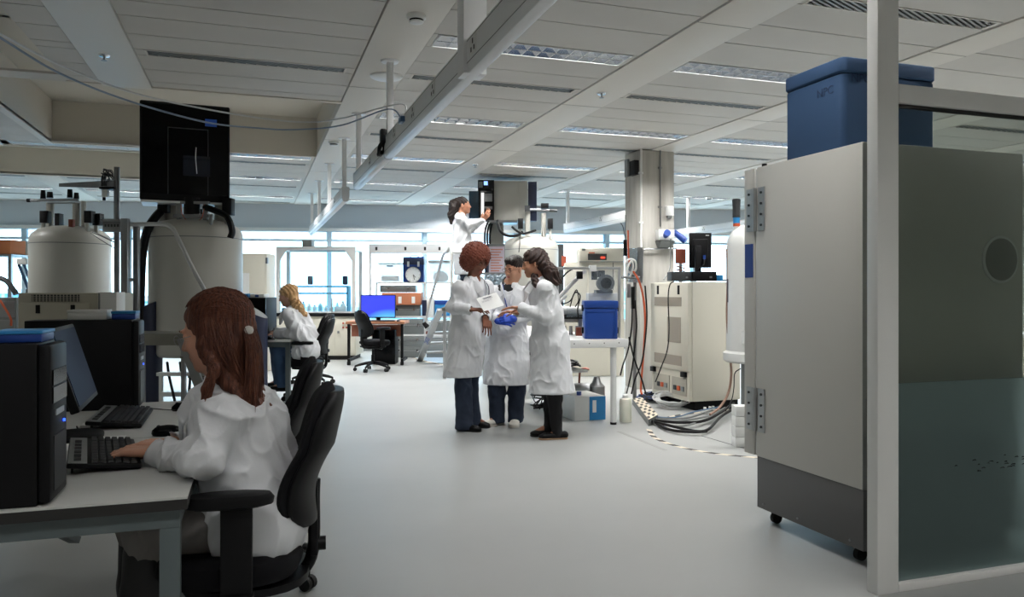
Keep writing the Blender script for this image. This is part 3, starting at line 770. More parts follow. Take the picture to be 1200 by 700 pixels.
def curls(amp, f0=90):
    def f(X, Y, Z): return amp*(np.sin(f0*X+3*np.sin(31*Z))*np.sin(f0*Y+2*np.sin(37*X))*np.sin(f0*Z+2*np.sin(29*Y))+.5*np.sin(2.1*f0*X)*np.sin(1.9*f0*Z+1)*np.sin(2.0*f0*Y+2))
    return f
def wavy(amp, f0=55):
    def f(X, Y, Z): return amp*(np.sin(f0*X+9*np.sin(14*Z)+f0*.6*Y)+.6*np.sin(f0*1.7*Y+7*np.sin(17*Z)))
    return f

def frame(yaw, pitch=0.0, roll=0.0):
    """columns: right, forward, up for a head or chest that faces yaw (degrees in the local floor plane, 0 = +x)"""
    a = math.radians(yaw); f = V(math.cos(a), math.sin(a), 0); r = V(math.sin(a), -math.cos(a), 0); u = V(0,0,1)
    p = math.radians(pitch); f2 = f*math.cos(p)+u*math.sin(p); u2 = np.cross(r, f2)
    q = math.radians(roll); r3 = r*math.cos(q)+u2*math.sin(q); u3 = u2*math.cos(q)-r*math.sin(q)
    return np.stack([r3, f2, u3], axis=1)
def head(s, C, F, neck, sc=1.0, nr=.052):
    C = np.array(C, float); P = lambda x,y,z: C+F@(V(x,y,z)*sc)
    s.ell(P(0,-.018,.035), V(.074,.093,.082)*sc, F, .01)
    s.ell(P(0,.022,-.025), V(.060,.066,.085)*sc, F, .03)
    s.ell(P(0,.028,-.065), V(.048,.052,.045)*sc, F, .025)
    s.ell(P(0,.062,-.096), V(.022,.020,.016)*sc, F, .025)
    for x in (-1,1):
        s.ell(P(x*.036,.058,-.028), V(.022,.022,.020)*sc, F, .02)
        s.ell(P(x*.031,.088,.004), V(.017,.012,.011)*sc, F, .012, True)
        s.ell(P(x*.031,.074,.002), V(.014,.012,.0105)*sc, F, .004)
        s.ell(P(x*.030,.080,.021), V(.019,.009,.006)*sc, F, .010)
        s.ell(P(x*.074,-.008,-.012), V(.009,.018,.031)*sc, F, .008)
    s.cap(P(0,.083,.008), P(0,.103,-.030), .0065*sc, .0095*sc, .010)
    for x in (-1,1): s.ell(P(x*.011,.092,-.034), V(.008,.009,.007)*sc, F, .006)
    s.ell(P(0,.082,-.060), V(.021,.011,.0055)*sc, F, .005)
    s.ell(P(0,.080,-.070), V(.018,.011,.0065)*sc, F, .005)
    s.cap(P(0,-.022,-.065), neck, nr*sc, nr*1.15*sc, .03)
def face_parts(T, C, F, sc=1.0, iris=(60,40,28), brow=(50,32,24)):
    C = np.array(C, float); P = lambda x,y,z: tuple(C+F@(V(x,y,z)*sc))
    im = pm('iris_%d_%d' % (iris[0],iris[2]), iris, .2); bm_ = pm('brow_%d' % brow[0], brow, .9); em = pm('eye_white', (222,218,212), .25)
    R = Matrix([list(F[i]) for i in range(3)]).to_4x4()
    for x in (-1,1):
        e = obj('eye', MB().lathe([(.0005,-.0095),(.006,-.0075),(.0095,0),(.006,.0075),(.0005,.0095)], n=16).xf(Matrix.Translation(P(x*.031,.0768,.003))@R@Matrix.Scale(sc,4)@Matrix.Scale(.6,4,(0,0,1))), em, T)
        obj('iris', MB().cyl(P(x*.031,.0845,.003), P(x*.031,.0872,.002), .0042*sc, n=12), im, e)
        obj('eyebrow', MB().tube([P(x*.014,.094,.018),P(x*.030,.092,.024),P(x*.047,.080,.020)],[.0022*sc,.003*sc,.0014*sc],n=6), bm_, T)
def lips_pick(C, F, sc=1.0):
    C = np.array(C, float)
    def f(c):
        q = (c-C)@F/sc; return ((np.abs(q[:,0])/.021)**2+((q[:,2]+.0655)/.0095)**2 < 1) & (q[:,1] > .07)
    return f
def hand(s, w, fwd, back, side, curl=.5, sc=1.0, thumb=1.0, spread=1.0, k=.006, grow=0.0):
    """palm, four fingers with three bones each, and a thumb from the side of the palm. back = out of the back of the hand, side = towards the thumb"""
    w = np.array(w, float); f = nrm(fwd); b = nrm(np.array(back, float)-f*(np.dot(back,f))); t = nrm(np.cross(b, f)); 
    if np.dot(t, side) < 0: t = -t
    L = .088*sc
    kn = []
    for i,(o,l) in enumerate(((.030,1.0),(.010,1.03),(-.011,.98),(-.030,.90))):
        kk = w+f*L*l+t*o*sc; kn.append(kk); s.cap(w+t*o*.55*sc, kk, .0135*sc+grow, .0105*sc+grow, .010)
    ln = ((.042,.026,.021),(.046,.029,.022),(.042,.027,.021),(.033,.021,.018))
    for i in range(4):
        p = kn[i]; a = 0; sp = (1.5-i)*.07*spread
        for j in range(3):
            a += curl*(.55,.75,.55)[j]*(1+.10*i)
            d = nrm(f*math.cos(a)-b*math.sin(a)+t*sp); q = p+d*ln[i][j]*sc
            r0 = (.0088,.0078,.0070)[j]*sc*(1 if i < 3 else .88); s.cap(p, q, r0+grow, r0*.92+grow, .003 if j else .006); p = q
    p = w+f*.022*sc+t*.022*sc; d1 = nrm(f*.75+t*.75*thumb-b*.35); q = p+d1*.042*sc; s.cap(p, q, .0145*sc+grow, .0105*sc+grow, .010)
    d2 = nrm(f*1.0+t*.25*thumb-b*(.35+curl*.5)); q2 = q+d2*.030*sc; s.cap(q, q2, .0100*sc+grow, .0088*sc+grow, .004)
    d3 = nrm(f*1.0-t*.05-b*(.4+curl*.7)); s.cap(q2, q2+d3*.024*sc, .0088*sc+grow, .0072*sc+grow, .004)
skins = {}
def skin(name, rgb):
    return pm('skin_'+name, rgb, .5, bump=(300,.12,.0006), sub=.12)
lipm = pm('lips', (176,92,84), .4)
coatm = pm('lab_coat_cotton', (224,226,230), .85, bump=(26,.30,.006), sheen=.15, stretch=(1,1,.55))
shoe_white = pm('white_canvas', (216,212,204), .7); shoe_sole = pm('shoe_sole', (190,186,176), .7)
jeans = pm('dark_denim', (34,44,62), .9, bump=(250,.3,.001), var=(8,(46,58,78),.7)); jeans_b = pm('blue_denim', (52,78,112), .9, bump=(250,.3,.001), var=(8,(70,98,132),.7))
blackcloth = pm('black_cloth', (16,16,19), .9); greycloth = pm('grey_trousers', (128,124,122), .9, bump=(40,.3,.004))
glove_m = pm('nitrile_glove', (36,76,190), .45)

def limb(s, P, r, k=.03): s.chain(P, r, k)
def shoe(T, A, fdir, m, sole, ln=.25, w=.045, hi=.07, low=False):
    """A = ankle point on the floor plane, fdir = toe direction"""
    A = V(*A); f = nrm((fdir[0],fdir[1],0)); sd = V(f[1],-f[0],0)
    s = SDF(); z0 = A[2]
    s.eca(A-f*.045+V(0,0,.036), A+f*(ln-.13)+V(0,0,.030), (w*.78,.034 if low else .040), (w,.028), sd, .02)
    s.ell(A+f*(ln-.105)+V(0,0,.024), (w*.95,w*.95,.024), None, .02)
    if not low: s.cap(A+V(0,0,.05), A+V(0,0,hi+.03), .042, .038, .02)
    else: s.ell(A+f*.03+V(0,0,.075), (.032,.055,.035), np.stack([sd,f,V(0,0,1)],1), .008, True)
    s.post.append(lambda D,X,Y,Z: np.maximum(D, (z0+.012)-Z+0*X+0*Y))
    o = sobj('shoe', s, .005, m, T)
    s2 = SDF(); s2.eca(A-f*.045+V(0,0,.008), A+f*(ln-.13)+V(0,0,.008), (w*.8,.03), (w*1.03,.03), sd, .02); s2.ell(A+f*(ln-.105)+V(0,0,.008), (w*.97,w*.97,.03), None, .02)
    s2.post.append(lambda D,X,Y,Z: np.maximum(D, np.maximum(z0+.0005-Z, Z-z0-.014)+0*X+0*Y))
    sobj('sole', s2, .005, sole, o)
    return o
def flat_hem(z): return lambda D,X,Y,Z: np.maximum(D, (z-Z)+0*X+0*Y)
# ================================================================== THE PEOPLE
class Rig:
    def __init__(s, px, d): s.px = px; s.d = d
    def root(s): return gp(at(s.px, 342, s.d))
    def __call__(s, px, py, dy=0.0):
        D = s.d+dy; return V((px-600)/900.0*D-(s.px-600)/900.0*s.d, dy, EYE-(py-342)*D/900.0)
def lerp(a, b, t): return a+(b-a)*t
def person(label, px, d, J, hy, hp, ty, hem, sk, legmat, hw=(.23,.17), male=False, sc=1.0, hroll=0, seed=1, hips=.165, iris=(60,40,28), browc=(40,28,22), handsP={}, vox=.006, cvox=.007, group=None, seated=False, shoes=None, gloves=False, rootz=0.0, coatbot=None, amp=.0065, neckline=True, foot_z=0.0, shirt=None, nhead=None, collar=True, sleeve=1.0, chestd=1.0):
    R = Rig(px, d); T = thing('person', label, 'person', R.root(), -YAW, group)
    j = {k:(V(*v) if k.startswith(('toe','legw')) else R(*v)) for k,v in J.items()}
    z = V(0,0,1); F = frame(ty); r_, f_ = F[:,0], F[:,1]
    H = frame(hy, hp, hroll)
    n, pe = j['neck'], j['pelvis']; sw = .185 if not male else .205
    shR = j.get('shR', n+r_*sw-z*.072); shL = j.get('shL', n-r_*sw-z*.072)
    ch = lerp(n, pe, .33); wa = lerp(n, pe, .70)
    # ---- body
    b = SDF(); head(b, j['head'], H, n-z*.01, sc, .056 if male else .050)
    b.cap(shR, shL, .044, .044, .04); b.eca(ch, wa, (.150,.095), (.125,.09), r_, .04); b.eca(wa, pe, (.125,.09), (.15,.105), r_, .04)
    b.cap(n-z*.02, ch, .06, .09, .04)
    for S,sh in (('R',shR),('L',shL)):
        el, wr = j['el'+S], j['wr'+S]
        b.cap(sh, el, .042, .036, .03); b.cap(el, wr, .036, .025, .02)
        h = handsP.get(S)
        if h:
            hf, hb, hs, cu, th = h; hand(b, wr, hf, hb, hs, cu, sc, th)
        else: hand(b, wr, wr-el, f_*.2+z, -r_ if S == 'R' else r_, .7, sc)
    for S in 'RL':
        hp_ = j.get('hip'+S, pe+(r_ if S == 'R' else -r_)*.085-z*.03); kn, an = j['kn'+S], j['an'+S]
        b.cap(hp_, kn, .070, .048, .04); b.cap(kn, lerp(kn,an,.35), .046, .046, .03); b.cap(lerp(kn,an,.35), an, .046, .032, .03)
        fd = nrm(j.get('toe'+S, f_)); b.cap(an, an+fd*.10-z*.045, .030, .022, .02); j['hip'+S] = hp_
    lp = lips_pick(j['head'], H, sc)
    hands_c = [(j['wrR'], j['elR']), (j['wrL'], j['elL'])]
    def pick(c):
        return lp(c).astype(int)
    body = sobj('body', b, vox, [sk, lipm], T, pick)
    face_parts(T, j['head'], H, sc, iris, browc)
    # ---- coat
    c = SDF(); W_ = 1.0
    c.cap(shR, shL, .052, .052, .05)
    c.cap(n-z*.03, ch, .085, .11, .05)
    c.eca(ch, wa, (.178 if not male else .190,.122*chestd), (.168 if not male else .175,.12*chestd), r_, .05)
    if seated:
        c.eca(wa, pe, (.165,.12*chestd), (.185,.150), r_, .05)
        for S in 'RL': c.cap(j['hip'+S], lerp(j['hip'+S], j['kn'+S], coatbot or .5), .112, .098, .05)
    else:
        hc = j['hem']; c.eca(wa, lerp(wa, hc, .35), (.168,.122), ((.168+hw[0])/2,(.122+hw[1])/2), r_, .06)
        c.eca(lerp(wa, hc, .35), hc, ((.168+hw[0])/2,(.122+hw[1])/2), hw, r_, .06)
        hz = hc[2]; tl = J.get('tilt', None); 
        c.post.append(flat_hem(hz))
    for S,sh in (('R',shR),('L',shL)):
        el, wr = j['el'+S], j['wr'+S]; w2 = lerp(wr, el, .12)
        c.cap(sh, el, .057*sleeve, .053*sleeve, .045); c.cap(el, w2, .055*sleeve, .043*sleeve, .03); c.cap(w2, lerp(wr,el,.04), .046*sleeve, .046*sleeve, .008)
        ax = nrm(wr-el); c.cap(wr+ax*.045, lerp(wr,el,.02), .036, .034, .002, True)
    if neckline:
        c.cap(n+z*.10, n-z*.01+f_*.01, .070, .062, .01, True)
        c.cap(n+f_*.10+z*.02, n+f_*.185-z*.17, .048, .012, .008, True)
    cs = SDF()
    if collar:
        for s_ in (-1,1):
            q = [n-f_*.062+z*.022+r_*s_*.0, n-f_*.045+r_*s_*.05+z*.012, n+f_*.01+r_*s_*.078-z*.008, n+f_*.068+r_*s_*.066-z*.045, n+f_*.118+r_*s_*.045-z*.11, n+f_*.132+r_*s_*.014-z*.19]
            q = [v_+f_*(.012 if k_ > 1 else -.012)+r_*s_*.006 for k_,v_ in enumerate(q)]
            for i in range(5): cs.eca(q[i], q[i+1], ((.020,.026,.028,.034,.032,.010)[i],.0065), ((.020,.026,.028,.034,.032,.010)[i+1],.0065), nrm(z*.8+f_*.3-r_*s_*.3), .006)
    c.noise = cloth(amp, seed)
    co = sobj('lab_coat', c, cvox, coatm, T)
    if collar: sobj('collar', cs, .0042, coatm, co)
    if shirt:
        s = SDF(); s.cap(n-z*.01, ch, .074, .105, .04); s.eca(ch+z*.05, wa, (.155,.108),(.13,.10), r_, .04); s.cap(shR, shL, .046,.046,.03); 
        s.cap(n+z*.02, n-z*.02, .066, .074, .02)
        s.cap(n+z*.10+f_*.03, n+z*.015+f_*.03, .052, .050, .006, True)
        sobj('shirt', s, .008, shirt, T)
    # ---- trousers
    if legmat:
        t = SDF(); t.cap(j['hipR'], j['hipL'], .08, .08, .04)
        if not seated: t.post.append(lambda D,X,Y,Z: np.maximum(D, Z-(j['hem'][2]+.12)+0*X+0*Y))
        for S in 'RL':
            kn, an = j['kn'+S], j['an'+S]; w0, w1 = J.get('legw', (.075,.062))
            t.cap(j['hip'+S], kn, .085, w0, .03); t.cap(kn, an-z*.04, w0, w1, .03)
            if not seated or True: t.post.append(lambda D,X,Y,Z,zz=min(j['anR'][2],j['anL'][2])-.04: np.maximum(D, (zz-Z)+0*X+0*Y))
        t.noise = cloth(.006, seed+3)
        sobj('trousers', t, .008, legmat, T)
    T['label'] = label
    return T, R, j, dict(F=F, H=H, n=n, r=r_, f=f_)
def hair(T, sdf, vox, mat): return sobj('hair', sdf, vox, mat, T)
def hairmat(name, a, b_, scale=60, stretch=(1,1,.12)):
    return pm(name, a, .55, var=(scale, b_, .9), bump=(scale*1.6,.8,.005), stretch=stretch, spec=.3)
hair_auburn = hairmat('auburn_curls', (104,54,42), (140,78,58), 90, (1,1,1))
hair_black = hairmat('black_hair', (20,15,14), (44,32,28), 60)
hair_dark = hairmat('dark_brown_waves', (34,24,22), (70,48,40), 60, (1,1,.3))
hair_blonde = hairmat('blonde_waves', (186,142,92), (222,186,140), 50, (1,1,.25))
hair_brown = hairmat('long_brown_hair', (70,40,32), (122,74,55), 120, (1,1,.06))
z = V(0,0,1)

# ---- 1 curly haired woman reading the sheet
T, R, j, G = person('woman with curly auburn hair, lab coat and dark trousers, holding the sheet', 548, 7.1,
    dict(head=(559,307,0), neck=(555,328,.02), pelvis=(548,385,.03), elR=(529,360,-.10), wrR=(550,363,-.24), elL=(573,361,.08), wrL=(569,372,-.05),
         hem=(542,441,.03), knR=(543,455,-.02), knL=(550,455,.12), anR=(544,498,-.03), anL=(554,489,.16), toeR=(.9,-.4,0), toeL=(.95,-.3,0), legw=(.078,.080)) | {},
    -48, -22, -40, None, skin('brown', (134,86,66)), jeans, hw=(.19,.165), seed=2, iris=(40,26,18), browc=(36,22,18), group='people in white lab coats',
    handsP={'R':(V(.92,-.1,.02),V(0,-.2,1),V(0,.9,.2),.35,.9),'L':(V(.15,-.25,-1),V(.3,-1,0),V(1,-.3,.0),.5,.8)})
H = G['H']; C = j['head']; P = lambda x,y,zz: C+H@V(x,y,zz)
s = SDF(); s.ell(P(0,-.035,.055), (.135,.135,.125), H, .02); s.ell(P(.0,-.055,-.02), (.135,.11,.10), H, .04)
s.ell(P(0,.115,-.03), (.060,.09,.092), H, .015, True); s.cap(P(0,.03,-.16), P(0,0,-.11), .06, .06, .01, True)
s.noise = curls(.012, 150); hair(T, s, .0055, hair_auburn)
obj('lanyard', MB().tube(spline([tuple(G['n']+v) for v in (-G['f']*.06+z*.035, G['r']*.075+z*.02+G['f']*.01, G['r']*.065+G['f']*.095-z*.06, G['r']*.03+G['f']*.14-z*.16, G['f']*.15-z*.20)],5),.0045,n=5).tube(spline([tuple(G['n']+v) for v in (-G['r']*.085+z*.025+G['f']*.02, -G['r']*.072+G['f']*.118-z*.06, -G['r']*.035+G['f']*.155-z*.16, G['f']*.16-z*.22)],5),.0045,n=5), navy, T)
for S,a in (('anR',(.9,-.4)),('anL',(.95,-.3))): shoe(T, (j[S][0],j[S][1],0), a, black_plastic, dark_rubber, .24, .042, low=True)

# ---- 2 man with glasses and blue gloves
T, R, j, G = person('man with glasses, blue gloves and white canvas shoes standing between two women', 590, 7.4,
    dict(head=(602,315,0), neck=(597,333,.03), pelvis=(594,388,.03), elR=(574,366,0), wrR=(583,376,-.22), elL=(621,368,0), wrL=(602,374,-.24),
         hem=(594,450,.02), knR=(582,458,-.02), knL=(606,458,-.02), anR=(583,488,-.02), anL=(604,490,.0), toeR=(-.75,-.7,0), toeL=(-.1,-1,0), legw=(.078,.072)),
    -132, -12, -95, None, skin('light_tan', (196,146,118)), jeans, hw=(.235,.17), male=True, seed=5, iris=(34,24,18), browc=(24,18,16), group='people in white lab coats', hroll=6,
    handsP={'R':(V(.9,-.25,.0),V(-.2,-1,.4),V(.0,.2,1),.55,.6),'L':(V(-.95,-.1,.05),V(0,-1,.4),V(0,.3,1),.6,.6)}, shirt=blackcloth)
H = G['H']; C = j['head']; P = lambda x,y,zz: C+H@V(x,y,zz)
s = SDF(); s.ell(P(0,-.022,.052), (.083,.100,.080), H, .02); s.ell(P(0,.035,.088), (.066,.060,.030), H, .02)
s.ell(P(0,.115,-.015), (.075,.075,.085), H, .012, True); s.ell(P(0,-.02,-.13), (.09,.09,.09), H, .02, True)
s.noise = wavy(.002, 200); hair(T, s, .005, hair_black)
gl = MB()
for x in (-1,1):
    gl.tube([tuple(P(x*.033+.021*math.cos(t),.104,.0+.016*math.sin(t))) for t in [2*PI*k/14 for k in range(15)]], .0017, n=5)
    gl.tube([tuple(P(x*.054,.102,.004)), tuple(P(x*.074,.06,.006)), tuple(P(x*.078,-.01,.002))], .0016, n=5)
gl.tube([tuple(P(-.012,.106,.002)), tuple(P(.012,.106,.002))], .0016, n=5)
obj('glasses', gl, gunmetal, T)
s = SDF()
hand(s, j['wrR'], V(.9,-.25,.0),V(-.2,-1,.4),V(.0,.2,1), .55, 1.0, .6, grow=.0035); s.cap(j['wrR'], lerp(j['wrR'],j['elR'],.15), .031, .034, .01)
sobj('glove', s, .005, glove_m, T)
s = SDF(); hand(s, j['wrL'], V(-.95,-.1,.05),V(0,-1,.4),V(0,.3,1), .6, 1.0, .6, grow=.0035); s.cap(j['wrL'], lerp(j['wrL'],j['elL'],.15), .031, .034, .01)
sobj('glove', s, .005, glove_m, T)
obj('lanyard', MB().tube(spline([tuple(G['n']+v) for v in (G['r']*.06+z*.03+G['f']*.02, G['r']*.05+G['f']*.10-z*.05, G['r']*.03+G['f']*.145-z*.14, G['r']*.01+G['f']*.15-z*.22)],5),.006,n=5), blue_plastic, T)
for S,a in (('anR',(-.75,-.7)),('anL',(-.1,-1))): shoe(T, (j[S][0],j[S][1],0), a, shoe_white, shoe_sole, .27, .050, hi=.06)

# ---- 3 dark wavy haired woman in profile
T, R, j, G = person('woman with long dark wavy hair, lab coat and black flat shoes, seen from the side', 645, 6.7,
    dict(head=(625,309,0), neck=(633,328,.03), pelvis=(646,388,.03), elR=(627,366,.26), wrR=(606,366,.05), elL=(640,372,-.16), wrL=(612,361,-.10),
         hem=(647,460,.02), knR=(646,462,.06), knL=(650,464,-.03), anR=(643,500,.09), anL=(653,507,-.03), toeR=(-1,.05,0), toeL=(-1,-.12,0), legw=(.060,.045)),
    188, -10, 190, None, skin('olive', (190,136,108)), blackcloth, hw=(.185,.20), seed=9, iris=(40,26,18), browc=(30,20,18), group='people in white lab coats',
    handsP={'L':(V(-.95,.15,.05),V(.1,.1,1),V(0,.9,.1),.3,.9),'R':(V(-.95,-.1,.05),V(.1,.1,1),V(0,-.9,.1),.5,.9)})
H = G['H']; C = j['head']; P = lambda x,y,zz: C+H@V(x,y,zz)
s = SDF(); s.ell(P(0,-.028,.045), (.090,.108,.088), H, .02); s.eca(P(0,-.06,.0), R(646,322,.0), (.095,.07), (.115,.065), G['r'], .04); s.cap(R(644,318,-.05), R(652,331,-.09), .06, .03, .03)
s.cap(P(.075,.0,-.02), R(628,334,-.12), .035, .028, .02); s.cap(R(648,322,.06), R(655,330,.05), .05, .03, .03)
s.ell(P(.02,.108,-.042), (.070,.075,.092), H, .012, True)
s.noise = wavy(.0048, 120); hair(T, s, .005, hair_dark)
for S,a in (('anR',(-1,.05)),('anL',(-1,-.12))): shoe(T, (j[S][0]+.02,j[S][1],0), a, black_plastic, pm('beige_sole', (186,150,118), .6) if S == 'anL' else dark_rubber, .25, .042, low=True)

# ---- the sheet they hold
a = at(558,350,6.84); b_ = at(582,343,6.84); c_ = at(591,358,6.66); e_ = at(567,365,6.66)
m = MB().add([a,b_,c_,e_,a+Vector((0,.001,-.0012)),b_+Vector((0,.001,-.0012)),c_+Vector((0,.001,-.0012)),e_+Vector((0,.001,-.0012))],[(0,1,2,3),(7,6,5,4),(0,4,5,1),(1,5,6,2),(2,6,7,3),(3,7,4,0)])
T = thing('paper_sheet', 'printed white sheet the curly haired and wavy haired women hold between them', 'paper', ((a+c_)/2))
obj('sheet', m, paper, T, world=True, smooth=False)
ex = (b_-a).normalized(); ey = (e_-a).normalized(); nn = ex.cross(ey).normalized(); nn = nn if nn.y < 0 else -nn
def strip(t, u0, u1, h):
    p = a+ex*u0+ey*t+nn*.003; return [p, p+ex*(u1-u0), p+ex*(u1-u0)+ey*h, p+ey*h]
ink = MB()
for t,u0,u1,h in ((.030,.05,.13,.008),(.045,.055,.12,.003),(.055,.05,.135,.003),(.075,.03,.10,.002),(.083,.03,.12,.002),(.091,.03,.09,.002)):
    ink.add(strip(t,u0,u1,h), [(0,1,2,3)])
obj('print', ink, pm('ink', (70,76,96), .8), T, world=True, smooth=False)

# ---- 4 woman on the steps
LW = 11.6
T, R, j, G = person('woman with a black ponytail standing high on the steps at the far magnet', 545, LW,
    dict(head=(543,241,0), neck=(540,252,.0), pelvis=(543,292,0), elR=(549,264,-.14), wrR=(566,258,-.12), elL=(553,268,.12), wrL=(564,259,.06),
         hem=(547,322,0), knR=(546,328,-.07), knL=(546,328,.07), anR=(546,354,-.07), anL=(547,354,.07), toeR=(1,-.1,0), toeL=(1,.1,0), legw=(.075,.06)),
    -5, 4, -5, None, skin('tan', (170,118,92)), jeans, hw=(.17,.19), seed=12, group='people in white lab coats', sc=1.08, vox=.008, cvox=.010, collar=False, amp=.009,
    handsP={'R':(V(.6,-.1,.8),V(.5,-.7,.1),V(-.3,0,1),.3,.9),'L':(V(.7,0,.7),V(.4,-.8,.1),V(-.3,0,1),.3,.9)})
H = G['H']; C = j['head']; P = lambda x,y,zz: C+H@V(x,y,zz)
s = SDF(); s.ell(P(0,-.028,.045), (.090,.110,.092), H, .02); s.cap(P(0,-.11,.07), P(0,-.15,.04), .045, .06, .03)
s.chain([P(0,-.15,.04), R(532,243,-.02), R(529,252,-.02), R(528.5,262,-.02)], [.06,.07,.055,.02], .03)
s.ell(P(0,.112,-.045), (.085,.075,.088), H, .012, True); s.noise = wavy(.004, 100); hair(T, s, .007, hair_black)
for S in ('anR','anL'): shoe(T, (j[S][0],j[S][1],j[S][2]-.075), (1,0), black_plastic, dark_rubber, .25, .045)
PLATZ = min(j['anR'][2],j['anL'][2])-.0745

# ---- 5 blonde woman at the far desk
T, R, j, G = person('blonde woman in lab coat and blue jeans sitting at the far desk', 366, 8.9,
    dict(head=(337,347,0), neck=(343,361,.0), pelvis=(362,407,0), elR=(345,391,.16), wrR=(324,389,.05), elL=(352,393,-.18), wrL=(325,391,-.12),
         hipR=(360,409,.09), hipL=(361,410,-.09), knR=(324,408,.12), knL=(326,411,-.10), anR=(327,446,.12), anL=(331,450,-.10), toeR=(-1,0,0), toeL=(-1,0,0), legw=(.078,.062)),
    186, -14, 182, None, skin('pale', (214,168,146)), jeans_b, seed=15, group='people in white lab coats', seated=True, coatbot=.35, vox=.007, cvox=.008, amp=.009, sleeve=1.1, chestd=1.15,
    handsP={'L':(V(-1,.1,-.05),V(0,0,1),V(0,.9,.1),.5,.9),'R':(V(-1,-.1,-.05),V(0,0,1),V(0,-.9,.1),.5,.9)})
H = G['H']; C = j['head']; P = lambda x,y,zz: C+H@V(x,y,zz)
s = SDF(); s.ell(P(0,-.028,.045), (.088,.108,.088), H, .02); s.eca(P(0,-.05,-.01), R(349,362,0), (.09,.06), (.10,.05), G['r'], .04); s.cap(R(348,356,-.05), R(357,369,-.08), .055, .030, .03)
s.cap(R(350,360,.05), R(356,368,.05), .05, .03, .03)
s.ell(P(0,.110,-.025), (.080,.078,.098), H, .012, True); s.noise = wavy(.005, 115); hair(T, s, .006, hair_blonde)
for S in ('anR','anL'): shoe(T, (j[S][0],j[S][1],max(0,j[S][2]-.085)), (-1,0), black_plastic, dark_rubber, .25, .045)

# ---- 6 woman in the foreground
T, R, j, G = person('woman with long brown hair in a lab coat and black boots, typing in the foreground', 290, NEARD,
    dict(head=(252,389,0), neck=(268,447,.0), pelvis=(304,607,0), shR=(262,470,.155), shL=(262,486,-.155), elR=(252,532,.22), wrR=(203,520,.10), elL=(238,538,-.235), wrL=(181,530,-.02),
         hipR=(296,607,.09), hipL=(300,613,-.09), knR=(168,612,.13), knL=(176,625,-.08), anR=(163,757,.11), anL=(166,768,-.08), toeR=(-1,.1,0), toeL=(-1,.1,0), legw=(.072,.058)),
    179, -13, 175, None, skin('fair', (206,156,132)), None, seed=21, group='people in white lab coats', seated=True, coatbot=.10, vox=.004, cvox=.005, amp=.0115, sc=1.03, sleeve=.90, chestd=1.05, browc=(90,60,44), iris=(70,70,60),
    handsP={'L':(V(-1,.10,.02),V(0,-.05,1),V(0,.9,.1),.42,.9),'R':(V(-1,-.10,.02),V(0,0,1),V(0,-.9,.1),.42,.9)})
t = SDF()
for S in 'RL': t.cap(lerp(j['hip'+S],j['kn'+S],.15), j['kn'+S], .088, .074, .03); t.cap(j['kn'+S], lerp(j['kn'+S],j['an'+S],.18), .074, .062, .03)
t.noise = cloth(.006, 5); sobj('trousers', t, .007, greycloth, T)
for S in 'RL':
    b = SDF(); k0 = lerp(j['kn'+S],j['an'+S],.16); b.cap(k0, lerp(j['kn'+S],j['an'+S],.5), .072, .070, .01); b.cap(lerp(j['kn'+S],j['an'+S],.5), j['an'+S], .070, .052, .02)
    A = j['an'+S]; zz = max(A[2]-.09,0); b.eca(V(A[0]+.03,A[1],.05), V(A[0]-.13,A[1],.04), (.040,.05), (.042,.034), V(0,1,0), .03)
    b.post.append(lambda D,X,Y,Z: np.maximum(D, .012-Z+0*X+0*Y)); bo = sobj('boot', b, .007, pm('black_leather', (15,15,17), .5, bump=(60,.2,.003)), T)
    obj('boot_sole', loft([[(A[0]-.05+p[0], A[1]+p[1], q) for p in [sel(2*PI*k/24,.125,.044) for k in range(24)]] for q in (.0005,.013)]), dark_rubber, bo)
H = G['H']; C = j['head']; P = lambda x,y,zz: C+H@(V(x,y,zz)*1.03)
c0 = V(0,-.022,.040); cr = V(.085,.102,.089)
s = SDF(); s.ell(P(*c0), cr*1.03, H, .02); s.ell(P(0,-.075,-.012), V(.060,.048,.055), H, .03)
for q in (-1,1): s.ell(P(q*.070,-.012,-.045), (.022,.050,.072), H, .025)
s.eca(P(.0,-.055,-.06), R(281,446,0), (.080,.050), (.095,.045), G['r'], .04); s.eca(R(281,446,-.01), R(303,474,-.06), (.092,.042), (.075,.014), G['r'], .03)
s.chain([P(-.080,.004,-.03), R(252,432,-.115), R(243,455,-.15), R(235,489,-.165)], [.018,.016,.013,.005], .02)
s.cap(P(.078,.02,-.03), R(246,445,.12), .024, .016, .02)
s.ell(P(0,.122,-.030), (.095,.098,.112), H, .008, True)
s.noise = wavy(.0012, 300); hb = hair(T, s, .004, hair_brown)
rs = random.Random(4); st = MB()
def onhead(d, k=1.045):
    d = nrm(d); return P(*(c0+cr*d*k))
for i in range(260):      # swept back from the hairline to the clip
    a_ = rs.uniform(-1.45,1.45); el = rs.uniform(.25,.55) if abs(a_) > .8 else rs.uniform(.50,.78)
    d0 = V(math.sin(a_), math.cos(a_)*.75, el); d1 = V(rs.uniform(-.25,.25)-.25, -1.0, -.25+rs.uniform(-.12,.12)); k = rs.uniform(1.02,1.05)
    st.tube([tuple(onhead(nrm(d0)*(1-t)+nrm(d1)*t+V(0,0,.35*math.sin(PI*t)), k)) for t in np.linspace(0,1,9)], [.0008]+[.0015]*7+[.0008], n=4)
